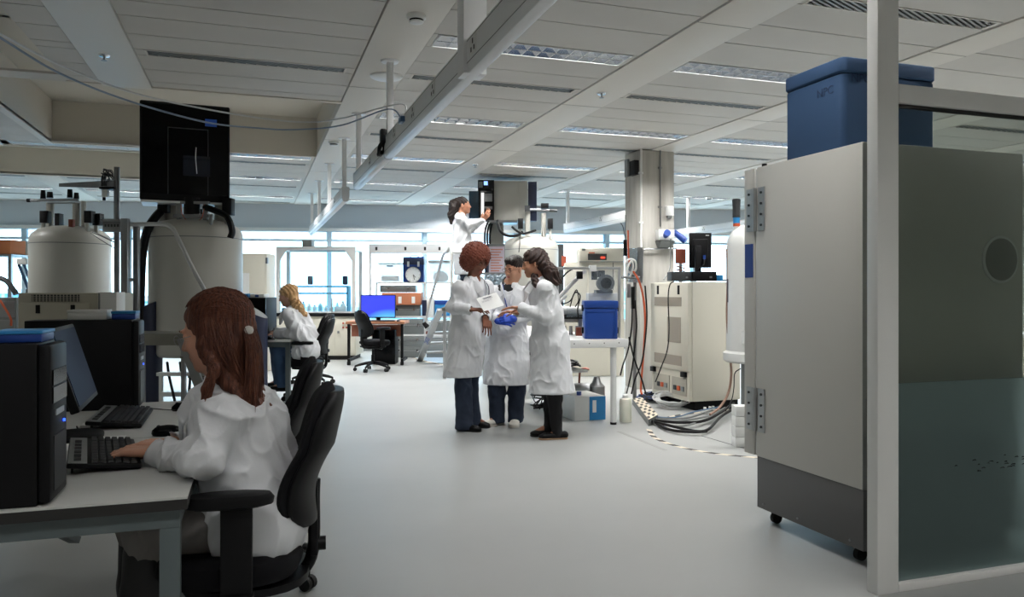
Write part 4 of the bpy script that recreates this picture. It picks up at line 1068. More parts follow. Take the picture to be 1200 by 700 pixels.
for i in range(260):      # combed flat over the side of the head
    q_ = -1 if rs.random() < .7 else 1; a_ = q_*rs.uniform(1.0,1.6); el = rs.uniform(-.55,.35)
    d0 = V(math.sin(a_), math.cos(a_)*.75+.10, el); d1 = V(rs.uniform(-.3,.2)-.25, -1.0, -.3+rs.uniform(-.15,.1)); k = rs.uniform(1.02,1.055)
    st.tube([tuple(onhead(nrm(d0)*(1-t)+nrm(d1)*t+V(0,0,.12*math.sin(PI*t)), k)) for t in np.linspace(0,1,9)], [.0008]+[.0016]*7+[.0008], n=4)
for i in range(170):      # falling from the side over the ear
    q0 = onhead(V(-1, .15-.9*rs.random(), .25-.5*rs.random()), 1.04); e = R(250+42*rs.random(), 446+12*rs.random(), -.085+.03*rs.random())
    q1 = lerp(q0, e, .5)+V(0,-.022,.0)
    st.tube(spline([q0,q1,e],5), [.0008]+[.0016]*9+[.0005], n=4)
for i in range(300):      # falling behind
    w = rs.uniform(-1,1); q0 = onhead(V(-.9*rs.random()+.2, -1, -.35-.3*rs.random()), 1.03)
    e = R(290+16*rs.random()+8*(w<0), 462+18*rs.random(), .0)+V(0,-.04+.09*w,0)
    q1 = lerp(q0, e, .45)+V(.012+.010*rs.random(),-.012,.014)
    st.tube(spline([q0,q1,e],5), [.0010]+[.0017]*9+[.0005], n=4)
for i in range(120):      # lock falling before the near shoulder
    q0 = onhead(V(-.9, .05+.35*rs.random(), .45-.5*rs.random()), 1.04); qm = P(-.090-.008*rs.random(), -.005+.022*rs.random(), -.06)
    q1 = R(247+6*rs.random(), 440, -.135-.03*rs.random()); e = R(231+9*rs.random(), 482+14*rs.random(), -.165-.03*rs.random())
    st.tube(spline([q0,qm,q1,e],4), [.0008]+[.0014]*11+[.0004], n=4)
obj('strands', st, hair_brown, hb)
obj('hair_clip', MB().lathe([(.002,-.014),(.012,-.010),(.015,0),(.012,.010),(.002,.014)], n=14).xf(Matrix.Translation(tuple(P(-.045,-.118,-.02)))), pm('pearl', (216,214,208), .3), T)
obj('glasses', MB().tube([tuple(P(-.035+.020*math.cos(t),.104,-.002+.015*math.sin(t))) for t in [2*PI*k/16 for k in range(17)]], .0011, n=5).tube([tuple(P(.035+.020*math.cos(t),.104,-.002+.015*math.sin(t))) for t in [2*PI*k/16 for k in range(17)]], .0011, n=5).tube([tuple(P(-.054,.104,.0)),tuple(P(-.08,.04,.0))],.0011,n=5).tube([tuple(P(-.016,.104,.0)),tuple(P(0,.106,.002)),tuple(P(.016,.104,.0))],.0011,n=5), steel, T)
# ================================================================== EQUIPMENT
def rig_thing(name, label, cat, px, d, group=None, z=0.0):
    R = Rig(px, d); return thing(name, label, cat, R.root()+Vector((0,0,z)), -YAW, group), R
class RM(MB):
    """mesh builder in picture-aligned local coordinates of a rig; px/py are looked up at the rig's distance plus dy"""
    def __init__(s, R, z=0.0): super().__init__(); s.R = R; s.z = z
    def p(s, px, py, dy=0.0): q = s.R(px, py, dy); return Vector((q[0], q[1], q[2]-s.z))
    def rect(s, px0, px1, py0, py1, dy, dep):
        a = s.p(px0, py1, dy); b = s.p(px1, py0, dy); return s.box(a.x, b.x, dy, dy+dep, a.z, b.z)
    def line(s, pts, r, n=6, sp=0):
        P = [s.p(*q) for q in pts]; return s.tube(spline(P, sp) if sp else P, r, n)
    def col(s, px, py0, py1, dy, r, n=16, r2=None):
        a = s.p(px, py1, dy); b = s.p(px, py0, dy); return s.cyl((a.x,dy,a.z), (a.x,dy,b.z), r, r2, n)
tank = pm('magnet_paint', (184,183,176), .38, bump=(60,.02,.002))
dgrey = pm('dark_grey_metal', (52,54,56), .5, .2)

# ---- overhead power rails
railm = pm('rail_white', (234,235,236), .35)
sock = pm('socket_black', (22,22,24), .5)
def rail(label, X, y0, y1, z0, posts, sockets, face=-1, h=.17, w=.085):
    T = thing('power_rail', label, 'power rail', (X,(y0+y1)/2,z0), 0, 'power rails hung from the ceiling')
    pr = [(-w/2,z0+.045),(-w/2,z0+h),(w/2,z0+h),(w/2,z0+.045),(w/2-.012,z0+.008),(w/2-.03,z0),(-w/2+.03,z0),(-w/2+.012,z0+.008)]
    obj('trunking', MB().prism([(X+a,b) for a,b in pr], y0, y1, 'y'), railm, T, world=True, bev=.002)
    g = MB(); xs_ = X+face*(w/2)
    g.box(min(xs_,xs_+face*.0015),max(xs_,xs_+face*.0015),y0,y1,z0+.050,z0+.053).box(min(xs_,xs_+face*.0015),max(xs_,xs_+face*.0015),y0,y1,z0+h-.012,z0+h-.009)
    obj('groove', g, greyp, T, world=True)
    for yy in posts:
        obj('hanger', MB().box(X-.025,X+.025,yy-.03,yy+.03,z0+h,CEIL-.012), railm, T, world=True, bev=.002)
        obj('flange', MB().lathe([(.075,0),(.07,-.012),(.03,-.018)], (X,yy,CEIL-.012), 24), railm, T, world=True)
    for yy in sockets:
        s = MB(); x0, x1 = sorted((xs_+face*.0005, xs_+face*.003))
        s.box(x0,x1,yy-.006,yy+.006,z0+.115,z0+.135).box(x0,x1,yy-.032,yy-.020,z0+.085,z0+.10).box(x0,x1,yy+.020,yy+.032,z0+.085,z0+.10)
        s.box(x0,x1,yy-.007,yy+.007,z0+.135,z0+.138)
        pl = obj('socket_plate', MB().box(*sorted((xs_,xs_+face*.002)),yy-.06,yy+.06,z0+.065,z0+.155), whitep, T, world=True, bev=.0008)
        s2 = MB(); x0, x1 = sorted((xs_+face*.001, xs_+face*.004))
        s2.box(x0,x1,yy-.006,yy+.006,z0+.118,z0+.142); obj('pin_hole', s2, sock, pl, world=True)
        for q in (-.026,.026): obj('pin_hole', MB().box(x0,x1,yy+q-.006,yy+q+.006,z0+.082,z0+.104), sock, pl, world=True)
    for yy in (y0, y1): obj('end_cap', MB().prism([(X+a*1.04,b+(.003 if b > z0+.1 else -.003)) for a,b in pr], yy-.006, yy+.006, 'y'), alu, T, world=True)
    return T
RX = 1.04
T1 = rail('long white power rail hung from the ceiling, nearest, with sockets on its side', RX, 1.2, 6.22, 2.355, (3.72,6.17), (2.6,3.55,4.42,5.02,5.72,1.7))
T2 = rail('second white power rail in line behind the nearest one', RX, 6.24, 8.2, 2.355, (8.1,), (7.0,))
rail('farthest white power rail in line towards the glass enclosure', RX, 9.3, 15.0, 2.355, (9.45,11.4,13.2,14.9), (10.2,12.0,13.8))
obj('corner_post', MB().box(RX-.06,RX+.06,3.66,3.78,2.36,CEIL-.012), railm, T1, world=True, bev=.003)
p_ = Vector((RX-.05, 6.22, 2.42))
jt = thing('cable_junction', 'black plastic junction where the two nearest power rails meet', 'connector', p_)
obj('block', MB().box(p_.x-.03,p_.x+.02,p_.y-.10,p_.y-.02,2.47,2.58), black_plastic, jt, world=True, bev=.006)
obj('coil', MB().tube([(p_.x-.02+.03*math.cos(t*.9), p_.y-.06+.05*math.cos(t), 2.42+.05*math.sin(t)) for t in [i*.5 for i in range(26)]], .011, 6), black_plastic, jt, world=True)
rail('white power rail running behind the concrete column', 5.45, 9.5, 13.1, 2.36, (13.0,), (10.5,11.5))
T7 = rail('white power rail seen between the column and the freezer', 8.1, 8.5, 15.5, 2.36, (13.2,), (9.6,10.6,11.6,12.6))
# bench trunking before the windows
T, R = rig_thing('bench_trunking', 'white socket trunking standing above the shelves before the windows', 'socket trunking', 496, 14.6)
m = RM(R).rect(432,560,286,297,0,.08); obj('trunking', m, railm, T, bev=.004)
for q in (441,475,498,515): obj('socket', RM(R).rect(q-1.2,q+1.2,289.5,293.5,-.004,.006), sock, T)
obj('upright', RM(R).rect(432,435,296,372,.02,.04), railm, T); obj('upright', RM(R).rect(553,556,296,372,.02,.04), railm, T)
# ---- two cables slung from the rail to the left
def cable(label, pts, r, m, cat='cable', name='cable', sp=8, grp=None):
    return tag(obj(name, MB().tube(spline([tuple(p) for p in pts], sp), r, 6), m), label, cat, grp)
whitecable = pm('white_cable', (206,208,208), .4); bluecable = pm('blue_cable', (70,104,140), .4); pale_blue = pm('pale_blue_cable', (128,146,168), .4)
cable('white cable slung across the top left from the power rail', [at(-60,12,3.0),at(0,40,3.3),at(70,76,3.8),at(160,110,4.3),at(270,133,4.9),at(350,143,5.2),at(400,139,5.3),at(470,122,5.4),Vector((RX-.05,5.3,2.47))], .0055, whitecable)
cable('blue and white cable slung just below the white one', [at(-60,8,3.0),at(0,44,3.3),at(70,86,3.75),at(150,118,4.2),at(240,143,4.7),at(300,150,5.0),at(345,152,5.15),at(400,147,5.25),at(455,128,5.35),Vector((RX-.05,5.35,2.49))], .0055, pale_blue)
obj('plug', MB().box(RX-.075,RX-.045,5.28,5.38,2.46,2.50), bluecable, T1, world=True, bev=.004)

# ---- big magnet with the tall black cabinet on top
def magnet(name_lab, px, d, rad, ztop, zbot, leg_px=(), leg=True, m=tank):
    T, R = rig_thing('magnet', name_lab, 'magnet', px, d)
    pr = [(.05,ztop+.10),(rad*.45,ztop+.10),(rad*.78,ztop+.06),(rad*.93,ztop+.0),(rad*.985,ztop-.05),(rad,ztop-.10),(rad,zbot+.05),(rad*.97,zbot+.02),(rad*.9,zbot),(.05,zbot)]
    obj('tank', MB().lathe(pr, n=56), m, T, ang=.9)
    obj('seam', MB().lathe([(rad*1.002,ztop-.125),(rad*1.006,ztop-.12),(rad*1.002,ztop-.115)], n=56), greyp, T)
    if leg:
        for a in (200, 340, 90):
            x, y = rad*.78*math.cos(math.radians(a)), rad*.78*math.sin(math.radians(a))
            obj('leg', MB().cyl((x,y,.0),(x,y,zbot+.03),.10,n=20), navy, T)
    return T, R
T, R = magnet('big cream magnet tank under a tall black cabinet, at the left', 230, 8.75, .50, 2.0, .56, leg=False)
for px, s_ in ((170,1),(294,-1)):           # pillars with a slanted top
    c = R(px, 342, -.35); r0 = .175; N = 28; zt_ = 1.085
    rb = [(c[0]+r0*math.cos(2*PI*k/N), c[1]+r0*math.sin(2*PI*k/N), 0) for k in range(N)]
    rt = [(x,y,zt_+s_*(x-c[0])*.55) for x,y,_ in rb]; pl = obj('pillar', loft([rb, rt]), navy, T)
    obj('pillar_top', loft([[(x,y,q+.001) for x,y,q in rt],[(c[0]+(x-c[0])*.97,c[1]+(y-c[1])*.97,q+.006) for x,y,q in rt]]), greyp, pl)
c = (0,.42); obj('pillar', MB().cyl((c[0],c[1],0),(c[0],c[1],.6),.17,n=24), navy, T)
m = RM(R)
for q in (201,259): m.col(q, 228, 264, -.05, .075, 20)
obj('tower_tube', RM(R).col(201,228,264,-.05,.07,20), tank, T); obj('tower_tube', RM(R).col(259,228,264,-.05,.07,20), tank, T)
obj('stem', RM(R).col(190,232,268,-.12,.035,14), tank, T); obj('stem', RM(R).col(266,240,268,-.12,.03,14), tank, T)
obj('black_head', RM(R).rect(184,196,232,249,-.2,.12), black_plastic, T, bev=.004); obj('black_head', RM(R).rect(260,271,232,252,-.2,.12), black_plastic, T, bev=.004)
f = RM(R); f.rect(207,212,236,262,-.3,.04).rect(238,242,236,258,-.3,.04).rect(203,249,251,255,-.32,.03).rect(205,245,236,239,-.32,.03); f.col(247,252,264,-.32,.02,10); f.col(209,255,266,-.32,.02,10)
obj('bracket', f, steel, T)
obj('probe', RM(R).col(225,232,252,-.25,.085,18), black_plastic, T)
f = RM(R); f.line([(212,240,-.33),(214,252,-.34),(224,262,-.34),(236,256,-.34),(240,240,-.33)],.004,5,5); obj('orange_wire', f, orange, T)
f = RM(R); f.line([(240,243,-.3),(252,247,-.36),(266,254,-.40),(272,270,-.42),(270,279,-.42)],.035,8,6); obj('hose', f, black_plastic, T)
f = RM(R); f.line([(190,246,-.1),(181,256,-.3),(172,272,-.42),(167,300,-.48),(165,340,-.5),(164,400,-.5)],.045,8,6); obj('hose', f, black_plastic, T)
obj('lifting_mast', MB().box(-.25,-.05,.30,.36,1.9,2.255), dgrey, T)
Tc, Rc = rig_thing('black_cabinet', 'tall glossy black cabinet mounted over the big magnet, with a small blue label', 'cabinet', 217, 8.45)
Tc.rotation_euler.z = -YAW+.40; Tc.scale = (.92,1,1)
obj('case', RM(Rc).rect(164.5,270.5,121,236,0,.45), black_plastic, Tc, bev=.02)
fp = obj('front_panel', RM(Rc).rect(167,268,124,228,-.008,.012), black_gloss, Tc, bev=.006)
f = RM(Rc); f.rect(196,197,150,228,-.012,.006).rect(243,244,150,228,-.012,.006).rect(196,244,150,151,-.012,.006); obj('door_seam', f, dgrey, fp)
obj('window', RM(Rc).rect(214,246,182,206,-.0125,.006), pm('smoked_glass', (16,24,44), .05), fp)
f = RM(Rc); f.line([(229,172,-.02),(228,185,-.03),(230,203,-.02)],.006,6,5); obj('handle', f, chrome, fp)
obj('label', RM(Rc).rect(240,254,137.5,146,-.013,.004), pm('blue_label', (36,90,190), .5), fp)
f = RM(Rc); f.rect(166,270,236,238.5,-.0,.45); obj('white_edge', f, whitep, Tc)

# ---- small magnet at the far left with its turret
T, R = magnet('cream magnet tank with a turret of black tipped stems, far left', 83, 9.6, .455, 1.99, .55)
for q,y0,y1,r in ((59,238,272,.045),(89.5,238,272,.045),(98,236,272,.03)): obj('turret_tube', RM(R).col(q,y0,y1,-.05,r,18), tank, T)
for q,y0,dy in ((50.5,261,-.2),(102.5,261,-.2),(112.5,264,-.1),(65,264,.2)): 
    st_ = obj('stem', RM(R).col(q,y0,276,dy,.024,12), tank, T); obj('black_tip', RM(R).rect(q-4.4,q+4.4,y0-14,y0,dy-.05,.10), black_plastic, st_, bev=.004)
f = RM(R); f.line([(34,235,-.1),(46,235,-.1)],.02,8).line([(46,234.5,-.1),(92,234,-.05)],.017,8).line([(56,238,-.1),(88,238,-.1)],.011,8); obj('cross_pipe', f, steel, T)
obj('pipe_end', RM(R).line([(32,235,-.1),(36,235,-.1)],.024,10), black_plastic, T)
for q,y0,y1,w in ((50.5,223,233,3),(58.5,225,232,3.6),(82,222,232,3.2),(89.5,226,233,3)): obj('valve_knob', RM(R).col(q,y0,y1,-.05,w*.0107,12,w*.0085), black_plastic, T)
obj('regulator', RM(R).rect(80,85,257,270,-.25,.06), copper, T, bev=.004)
f = RM(R); f.line([(108,272,-.3),(120,277,-.35),(134,284,-.3)],.010,6,4).line([(106,273,-.35),(118,281,-.4),(134,291,-.35)],.006,6,4); obj('pipe', f, steel, T)
# ---- pole with arm, camera and cables
T, R = rig_thing('steel_pole', 'steel pole with a long arm, a hanging camera and a knot of cables', 'pole', 137, 9.0)
obj('pole', RM(R).col(137,196,469,0,.033,16), steel, T)
obj('arm', RM(R).add([(RM(R).p(69,215,-.05)),(RM(R).p(69,219,-.05)),(RM(R).p(134,221,-.05)),(RM(R).p(134,211,-.05)),(RM(R).p(69,215,.03)),(RM(R).p(69,219,.03)),(RM(R).p(134,221,.03)),(RM(R).p(134,211,.03))],[(0,1,2,3),(7,6,5,4),(0,4,5,1),(1,5,6,2),(2,6,7,3),(3,7,4,0)]), steel, T)
c_ = obj('camera', RM(R).rect(119,125,222,231,-.06,.06), whitep, T, bev=.004); obj('lens', RM(R).col(122,231,235,-.03,.018,12), black_plastic, c_)
obj('shelf_plate', RM(R).rect(116,133,219,221.5,-.08,.14), black_plastic, T)
f = RM(R); rr = random.Random(8)
for i in range(9): f.line([(117+rr.random()*8,218,-.05),(119+rr.random()*10,211-rr.random()*8,-.06-.05*rr.random()),(120+rr.random()*9,200+rr.random()*5,-.05),(118+rr.random()*13,198+rr.random()*8,-.05),(133,204+rr.random()*10,-.03)],.0055,5,4)
obj('cable_knot', f, dgrey, T)
pn = obj('panel', RM(R).rect(120,141,259,272,-.06,.04), steel, T, bev=.003)
f = RM(R)
for i in range(5): f.rect(122.5+i*3.6,124.5+i*3.6,263,266,-.064,.006)
obj('switches', f, gunmetal, pn); obj('panel_shelf', RM(R).rect(118,141,256.5,259,-.12,.14), steel, T)

# ---- steel access steps and handrail beside the magnet
tread = pm('tread_plate', (132,130,122), .38, .7)
brn = tread.node_tree; ck = brn.nodes.new('ShaderNodeTexChecker'); tcn = brn.nodes.new('ShaderNodeTexCoord'); mpn = brn.nodes.new('ShaderNodeMapping'); mpn.inputs['Rotation'].default_value = (0.6,0.7,PI/4); ck.inputs['Scale'].default_value = 38; bpn = brn.nodes.new('ShaderNodeBump'); bpn.inputs['Strength'].default_value = .7; bpn.inputs['Distance'].default_value = .004
brn.links.new(tcn.outputs['Object'], mpn.inputs[0]); brn.links.new(mpn.outputs[0], ck.inputs[0]); brn.links.new(ck.outputs[1], bpn.inputs['Height']); brn.links.new(bpn.outputs[0], brn.nodes['Principled BSDF'].inputs['Normal'])
T, R = rig_thing('access_platform', 'steel access platform with tread plate and a bent handrail before the big magnet', 'access platform', 170, 7.1)
obj('deck', RM(R).rect(128,216,391.5,405,0,.55), tread, T, bev=.003)
for q in (131,164,212): obj('leg', RM(R).rect(q,q+4.5,405,487.5,.05,.04), steel, T)
obj('post', RM(R).rect(141,149,256,392,.30,.06), steel, T, bev=.003); obj('post', RM(R).rect(155.5,161.5,265,392,.42,.05), steel, T, bev=.003)
obj('crossbar', RM(R).line([(149,328,.33),(157,328,.43)],.018,8), steel, T)
obj('handrail', RM(R).line([(143,263,.33),(158,263,.40),(190,263,.35),(200,266,.32),(207,276,.30),(226,315,.2),(245,350,.12),(262,385,.05)],.021,10,6), alu, T)
obj('stringer', MB().bar(RM(R).p(213,396,0),RM(R).p(247,488,-.0),.09,.03,up=(0,1,0)), steel, T); obj('stringer', MB().bar(RM(R).p(213,396,.5),RM(R).p(243,478,.6),.09,.03,up=(0,1,0)), steel, T)
for i in range(3):
    a = RM(R).p(222+i*9,418+i*23,0); obj('step', MB().box(a.x-.10,a.x+.08,.03,.55,a.z-.02,a.z+.0), tread, T)
# low things on the floor beyond the desks
T, R = rig_thing('white_base_frame', 'low white steel base on the floor under the access platform', 'base', 205, 8.0)
obj('plate', RM(R).rect(183,238,437,441,0,.10), whitep, T); obj('plate', RM(R).rect(186,236,460,465,-.1,.1), whitep, T)
for q in (186,232): obj('leg', RM(R).rect(q,q+3,441,485,.02,.05), whitep, T)
for i,(a,b) in enumerate(((196,200),(211,214),(221,219))):
    f = RM(R); f.line([(a,425,.3),(a+2,440,.1),(b+3,462,-.15),(b+8,484,-.2)],.014,6,5); tag(obj('cable', f, black_plastic, T), 'x', 'x')
    o = COL.objects[-1]
for o in list(T.children):
    if o.name.startswith('cable'):
        del o['label']; del o['category']

# ---- beige electronics cabinet and panels behind the towers
T, R = rig_thing('electronics_cabinet', 'beige electronics cabinet with a vent grille behind the towers', 'cabinet', 68, 5.3)
obj('case', RM(R).rect(21,114.5,343.5,559.3,0,.5), beige, T, bev=.006)
f = RM(R)
obj('grille', RM(R).rect(37,93,345.5,353.5,-.003,.01), dgrey, T)
for i in range(14): f.rect(38+i*4,38.8+i*4,345.5,353.5,-.006,.006)
for i in range(3): f.rect(37,93,347.3+i*2.2,347.8+i*2.2,-.006,.006)
obj('grille_bars', f, beige, T)
obj('front_door', RM(R).rect(23,105,355,475,-.014,.014), beige, T, bev=.004)
for q in (44,85): obj('latch', RM(R).rect(q-2.6,q+2.6,357.5,367.5,-.018,.008), black_plastic, T, bev=.002)
T, R = rig_thing('white_panel_box', 'upright white panel box beside the beige electronics cabinet', 'box', 125, 5.2)
obj('body', RM(R).rect(115,136.5,342.5,563.4,0,.12), whitep, T, bev=.004); obj('side_strip', RM(R).rect(115,117,344,480,-.004,.006), greyp, T)

# ---- left edge rack
T, R = rig_thing('steel_rack', 'steel rack at the left edge before the bright window', 'rack', 12, 11.0)
for q in (-14,10): obj('post', RM(R).rect(q,q+3,298,447,0,.04), steel, T)
for y in (298,352,372,400): obj('shelf', RM(R).rect(-14,13,y,y+2.5,0,.45), steel, T)
bxs = small_box
bxs('orange cardboard box on top of the left edge rack', -4,12,281,297.8,11.05,.35, pm('orange_card', (206,128,84), .8))
for i,(a,b) in enumerate(((13,17),(18,21.5),(22.5,27),(28,32))):
    T = small_box(['white binder nearest the orange box, left edge','white binder second from the orange box','white binder third from the orange box','white binder farthest from the orange box'][i], a,b,282+i%2,298+0*i,12.2,.25, whitep, name='binder', cat='binder', grp='white binders at the left edge')
T, R = rig_thing('window_shelf', 'thin shelf before the left window carrying the white binders', 'shelf', 24, 12.15)
obj('board', RM(R).rect(8,42,298.1,300,0,.32), steel, T); obj('post', RM(R).rect(38,40,300,436.8,0,.04), steel, T); obj('post', RM(R).rect(9,11,300,436.8,.2,.04), steel, T)
T, R = rig_thing('sprung_lamp_arm', 'blue grey sprung double arm with a small head at the left edge', 'lamp arm', 30, 10.3)
f = RM(R); f.line([(22,310,0),(35,343,0)],.02,8); obj('arm', f, pm('steel_blue', (60,90,120), .4, .4), T)
f = RM(R); f.line([(27.5,308,.0),(39,341,.0)],.016,8); obj('arm', f, MATS['steel_blue'], T)
obj('head', RM(R).rect(19,30,303,310,-.05,.1), whitep, T, bev=.01); obj('base', RM(R).rect(30,39,339,453,-.1,.2), gunmetal, T, bev=.005)
f = RM(R); f.line([(0,326,0),(8,330,0),(16,340,0),(19,345,0)],.035,8,5); obj('hose', f, dgrey, T)
T, R = rig_thing('equipment_trolley', 'grey metal equipment trolley at the far left below the rack', 'trolley', 8, 8.6)
obj('body', RM(R).rect(-30,19,349,440,0,.5), greyp, T, bev=.01); 
for i in range(3): obj('drawer', RM(R).rect(-28,17,353+i*22,372+i*22,-.01,.012), steel, T, bev=.003)
for q in (-26,14): obj('castor', RM(R).col(q,441,462,.1,.04,12), dark_rubber, T)
f = RM(R); f.line([(0,352,-.1),(12,372,-.15),(13,382,-.15)],.012,6,4); obj('red_tube', f, orange, T)

# ---- far desk of the blonde woman
T, R = rig_thing('desk', 'grey framed desk with a pale top at which the blonde woman sits', 'desk', 318, 8.75, 'grey framed desks')
zt_ = .74
m = RM(R); a = m.p(284,400,-.08); b = m.p(341,400,-.08)
obj('tabletop', MB().box(a.x,b.x,-.08,.60,zt_-.03,zt_), desktop, T, bev=.003)
obj('frame', MB().box(a.x+.02,b.x-.02,-.06,-.03,zt_-.09,zt_-.03).box(b.x-.05,b.x-.02,-.06,.58,zt_-.09,zt_-.03).box(a.x+.02,b.x-.02,.55,.58,zt_-.09,zt_-.03), frame_m, T)
for x in (a.x+.02, b.x-.07):
    for y in (-.06,.53): obj('leg', MB().box(x,x+.05,y,y+.05,0,zt_-.03), frame_m, T)
T, R = rig_thing('computer_tower', 'black computer tower standing upright on the blonde woman\'s desk', 'computer', 297, 8.75, 'black computer towers')
b0 = .7405; m = RM(R); q = m.p(283.5,349,0); w = m.p(311,349,0)
obj('case', MB().box(q.x,w.x,.03,.42,b0,q.z), black_plastic, T, bev=.004); obj('front_panel', MB().box(q.x,w.x,0,.03,b0,q.z), black_gloss, T, bev=.006)
z2 = q.z
small = [('small blue and white carton lying on the blonde woman\'s computer tower',284,291,344.3,349,cyan_plastic),('small white carton with blue end on the blonde woman\'s computer tower',293,309,344.6,349,whitep)]
for lb,a,b,y0,y1,mm in small:
    t = small_box(lb,a,b,y0,y1-.1,8.80,.2,mm); obj('end_label', MB().box(-.02,.02,-.003,.002,.005,.03), blue_plastic, t)
T, R = rig_thing('tall_cabinet', 'tall cream cabinet with a white notice before the windows', 'cabinet', 298, 12.2)
obj('body', RM(R).rect(281,312.5,297,436,0,.45), cream, T, bev=.008); obj('door', RM(R).rect(283,311,300,430,-.012,.014), cream, T, bev=.004)
obj('notice', RM(R).rect(283.5,292,320,347,-.016,.003), paper, T); obj('hinge', RM(R).rect(311,313.5,302,309,-.02,.04), steel, T)
for i,(lb,a,b) in enumerate((('tiny red brown box nearest the blonde woman\'s hand',318,323.5),('tiny dark brown box left of the red brown one on the far desk',312.5,317.5))):
    t = small_box(lb,a,b,385.5,393.2,9.10,.08,[copper,pm('dark_brown',(92,50,40),.6)][i],grp='tiny brown boxes on the far desk'); t.location.z = .7405
T, R = rig_thing('computer_mouse', 'black computer mouse under the blonde woman\'s hand', 'computer mouse', 317, 8.62, 'black computer mice', z=.7405)
obj('shell', loft([[sel(2*PI*k/16,.05*q,.03*q,2.2)+(zz,) for k in range(16)] for zz,q in ((0,.92),(.01,1),(.025,.8),(.034,.3))]), black_gloss, T)

# ---- glazed enclosure on white base cabinets
D_ = 14.4
T, R = rig_thing('base_cabinet', 'long white base cabinet with a black worktop under the glazed enclosure', 'cabinet', 367, D_)
obj('body', RM(R).rect(318,417,371,417,0,.75), cream, T, bev=.004); obj('worktop', RM(R).rect(316,419,367,371,-.03,.82), black_plastic, T, bev=.004); obj('plinth', RM(R).rect(320,415,416.5,422,.05,.6), dark_rubber, T)
for i,(a,b) in enumerate(((321,343),(345,367),(369,391),(393,416))):
    dd = obj('door', RM(R).rect(a,b,374,415,-.014,.015), cream, T, bev=.004); obj('knob', RM(R).rect(a+2.2,a+4.4,388,391,-.03,.016), steel, dd, bev=.003)
for i,(a,b) in enumerate(((402,379),(406,379),(402,384),(406,384),(411,381))): obj('red_knob', RM(R).rect(a-.9,a+.9,b-1,b+1,-.035,.02), pm('red_knob', (180,80,60), .4), T)
T, R = rig_thing('glass_enclosure', 'aluminium framed glass enclosure standing on the white base cabinet', 'glass enclosure', 367, D_)
ZB = R(367,367,0)[2]
f = RM(R); a = f.p(323.5,367,0).x; b = f.p(416.5,367,0).x; zt_ = f.p(0,289,0).z
bars = MB(); t = .07
bars.box(a,a+t,0,t,ZB,zt_).box(b-t,b,0,t,ZB,zt_).box(a+t,b-t,0,t,zt_-t,zt_).box(a,a+t,.65,.65+t,ZB,zt_).box(b-t,b,.65,.65+t,ZB,zt_).box(a+t,b-t,.65,.65+t,zt_-t,zt_).box(a,a+t,t,.65,zt_-t,zt_).box(b-t,b,t,.65,zt_-t,zt_).box(a+t,b-t,0,t,ZB,ZB+.03)
obj('frame', bars, alu_white, T)
g_ = MB().prism([(a+t,zt_-t),(a+t+.13,zt_-t),(a+t,zt_-t-.2)],0,.02,'y'); obj('gusset', g_, alu_white, T); obj('gusset', MB().prism([(b-t,zt_-t),(b-t-.13,zt_-t),(b-t,zt_-t-.2)],0,.02,'y'), alu_white, T)
obj('pane', MB().box(a+t,b-t,.03,.036,ZB+.03,zt_-t), glass, T); obj('pane', MB().box(a+t,b-t,.68,.686,ZB+.03,zt_-t), glass, T)
obj('mullion', MB().box((a+b)/2+.29,(a+b)/2+.31,.0,.03,ZB,zt_-t-.9), alu, T)
teal = pm('teal_shelf', (60,140,170), .5)
obj('rear_shelf', RM(R).rect(344,408,343,345,.35,.25), teal, T); obj('rear_shelf', RM(R).rect(344,408,335,337,.45,.15), teal, T)
obj('shelf_side', RM(R).rect(343,345,335,367,.35,.25), teal, T); obj('shelf_side', RM(R).rect(406,408,335,367,.35,.25), teal, T)
for i,q in enumerate((363,404)):
    t = thing('hanging_sensor', ['small dark device hanging in the glass enclosure, left','small dark device hanging in the glass enclosure, right'][i], 'device', R.root()+Vector((0,0,0)), -YAW, 'devices hung in the enclosure')
    obj('body', RM(R).rect(q-3,q+3,323.5,334,.2,.08), navy, t, bev=.02); obj('cord', RM(R).line([(q,324,.24),(q,294,.24)],.006,5), whitecable, t)
rr = random.Random(11); wcol = [pm('bottle_white', (214,226,230), .4), pm('bottle_cyan', (130,200,222), .35), pm('bottle_amber', (120,70,40), .3)]
nm = ['leftmost','second','third','fourth','fifth','sixth','seventh','eighth','rightmost']
for i in range(9):
    q = 349+i*6.6; t = thing('bottle', '%s %s reagent bottle in the glass enclosure' % (nm[i]+(' from the left' if 0<i<8 else ''), ['white','pale blue','white'][i%3]), 'bottle', Vector(at(q,342,D_+.22))*1, -YAW, 'bottles in the glass enclosure'); t.location.z = ZB+.031
    h = .09+.10*rr.random(); r = .022+.02*rr.random()
    obj('body', MB().lathe([(r,0),(r,h*.7),(r*.5,h*.82),(r*.45,h*.9)],n=14), wcol[[0,1,0][i%3]], t); obj('cap', MB().cyl((0,0,h*.88),(0,0,h),r*.52,n=12), blue_plastic if i%2 else whitep, t)
small_box('low white instrument at the right in the glass enclosure', 392,405,359,366.2,D_+.12,.12,whitep,name='instrument',cat='instrument')
small_box('dark low instrument at the left in the glass enclosure', 330,344,361,366.2,D_+.12,.2,gunmetal,name='instrument',cat='instrument')
# grey metal box hanging at the end of the far rail
small_box('grey metal box below the end of the farthest power rail', 354,365,281.5,288.8,14.42,.25,greyp,name='junction_box',cat='junction box')

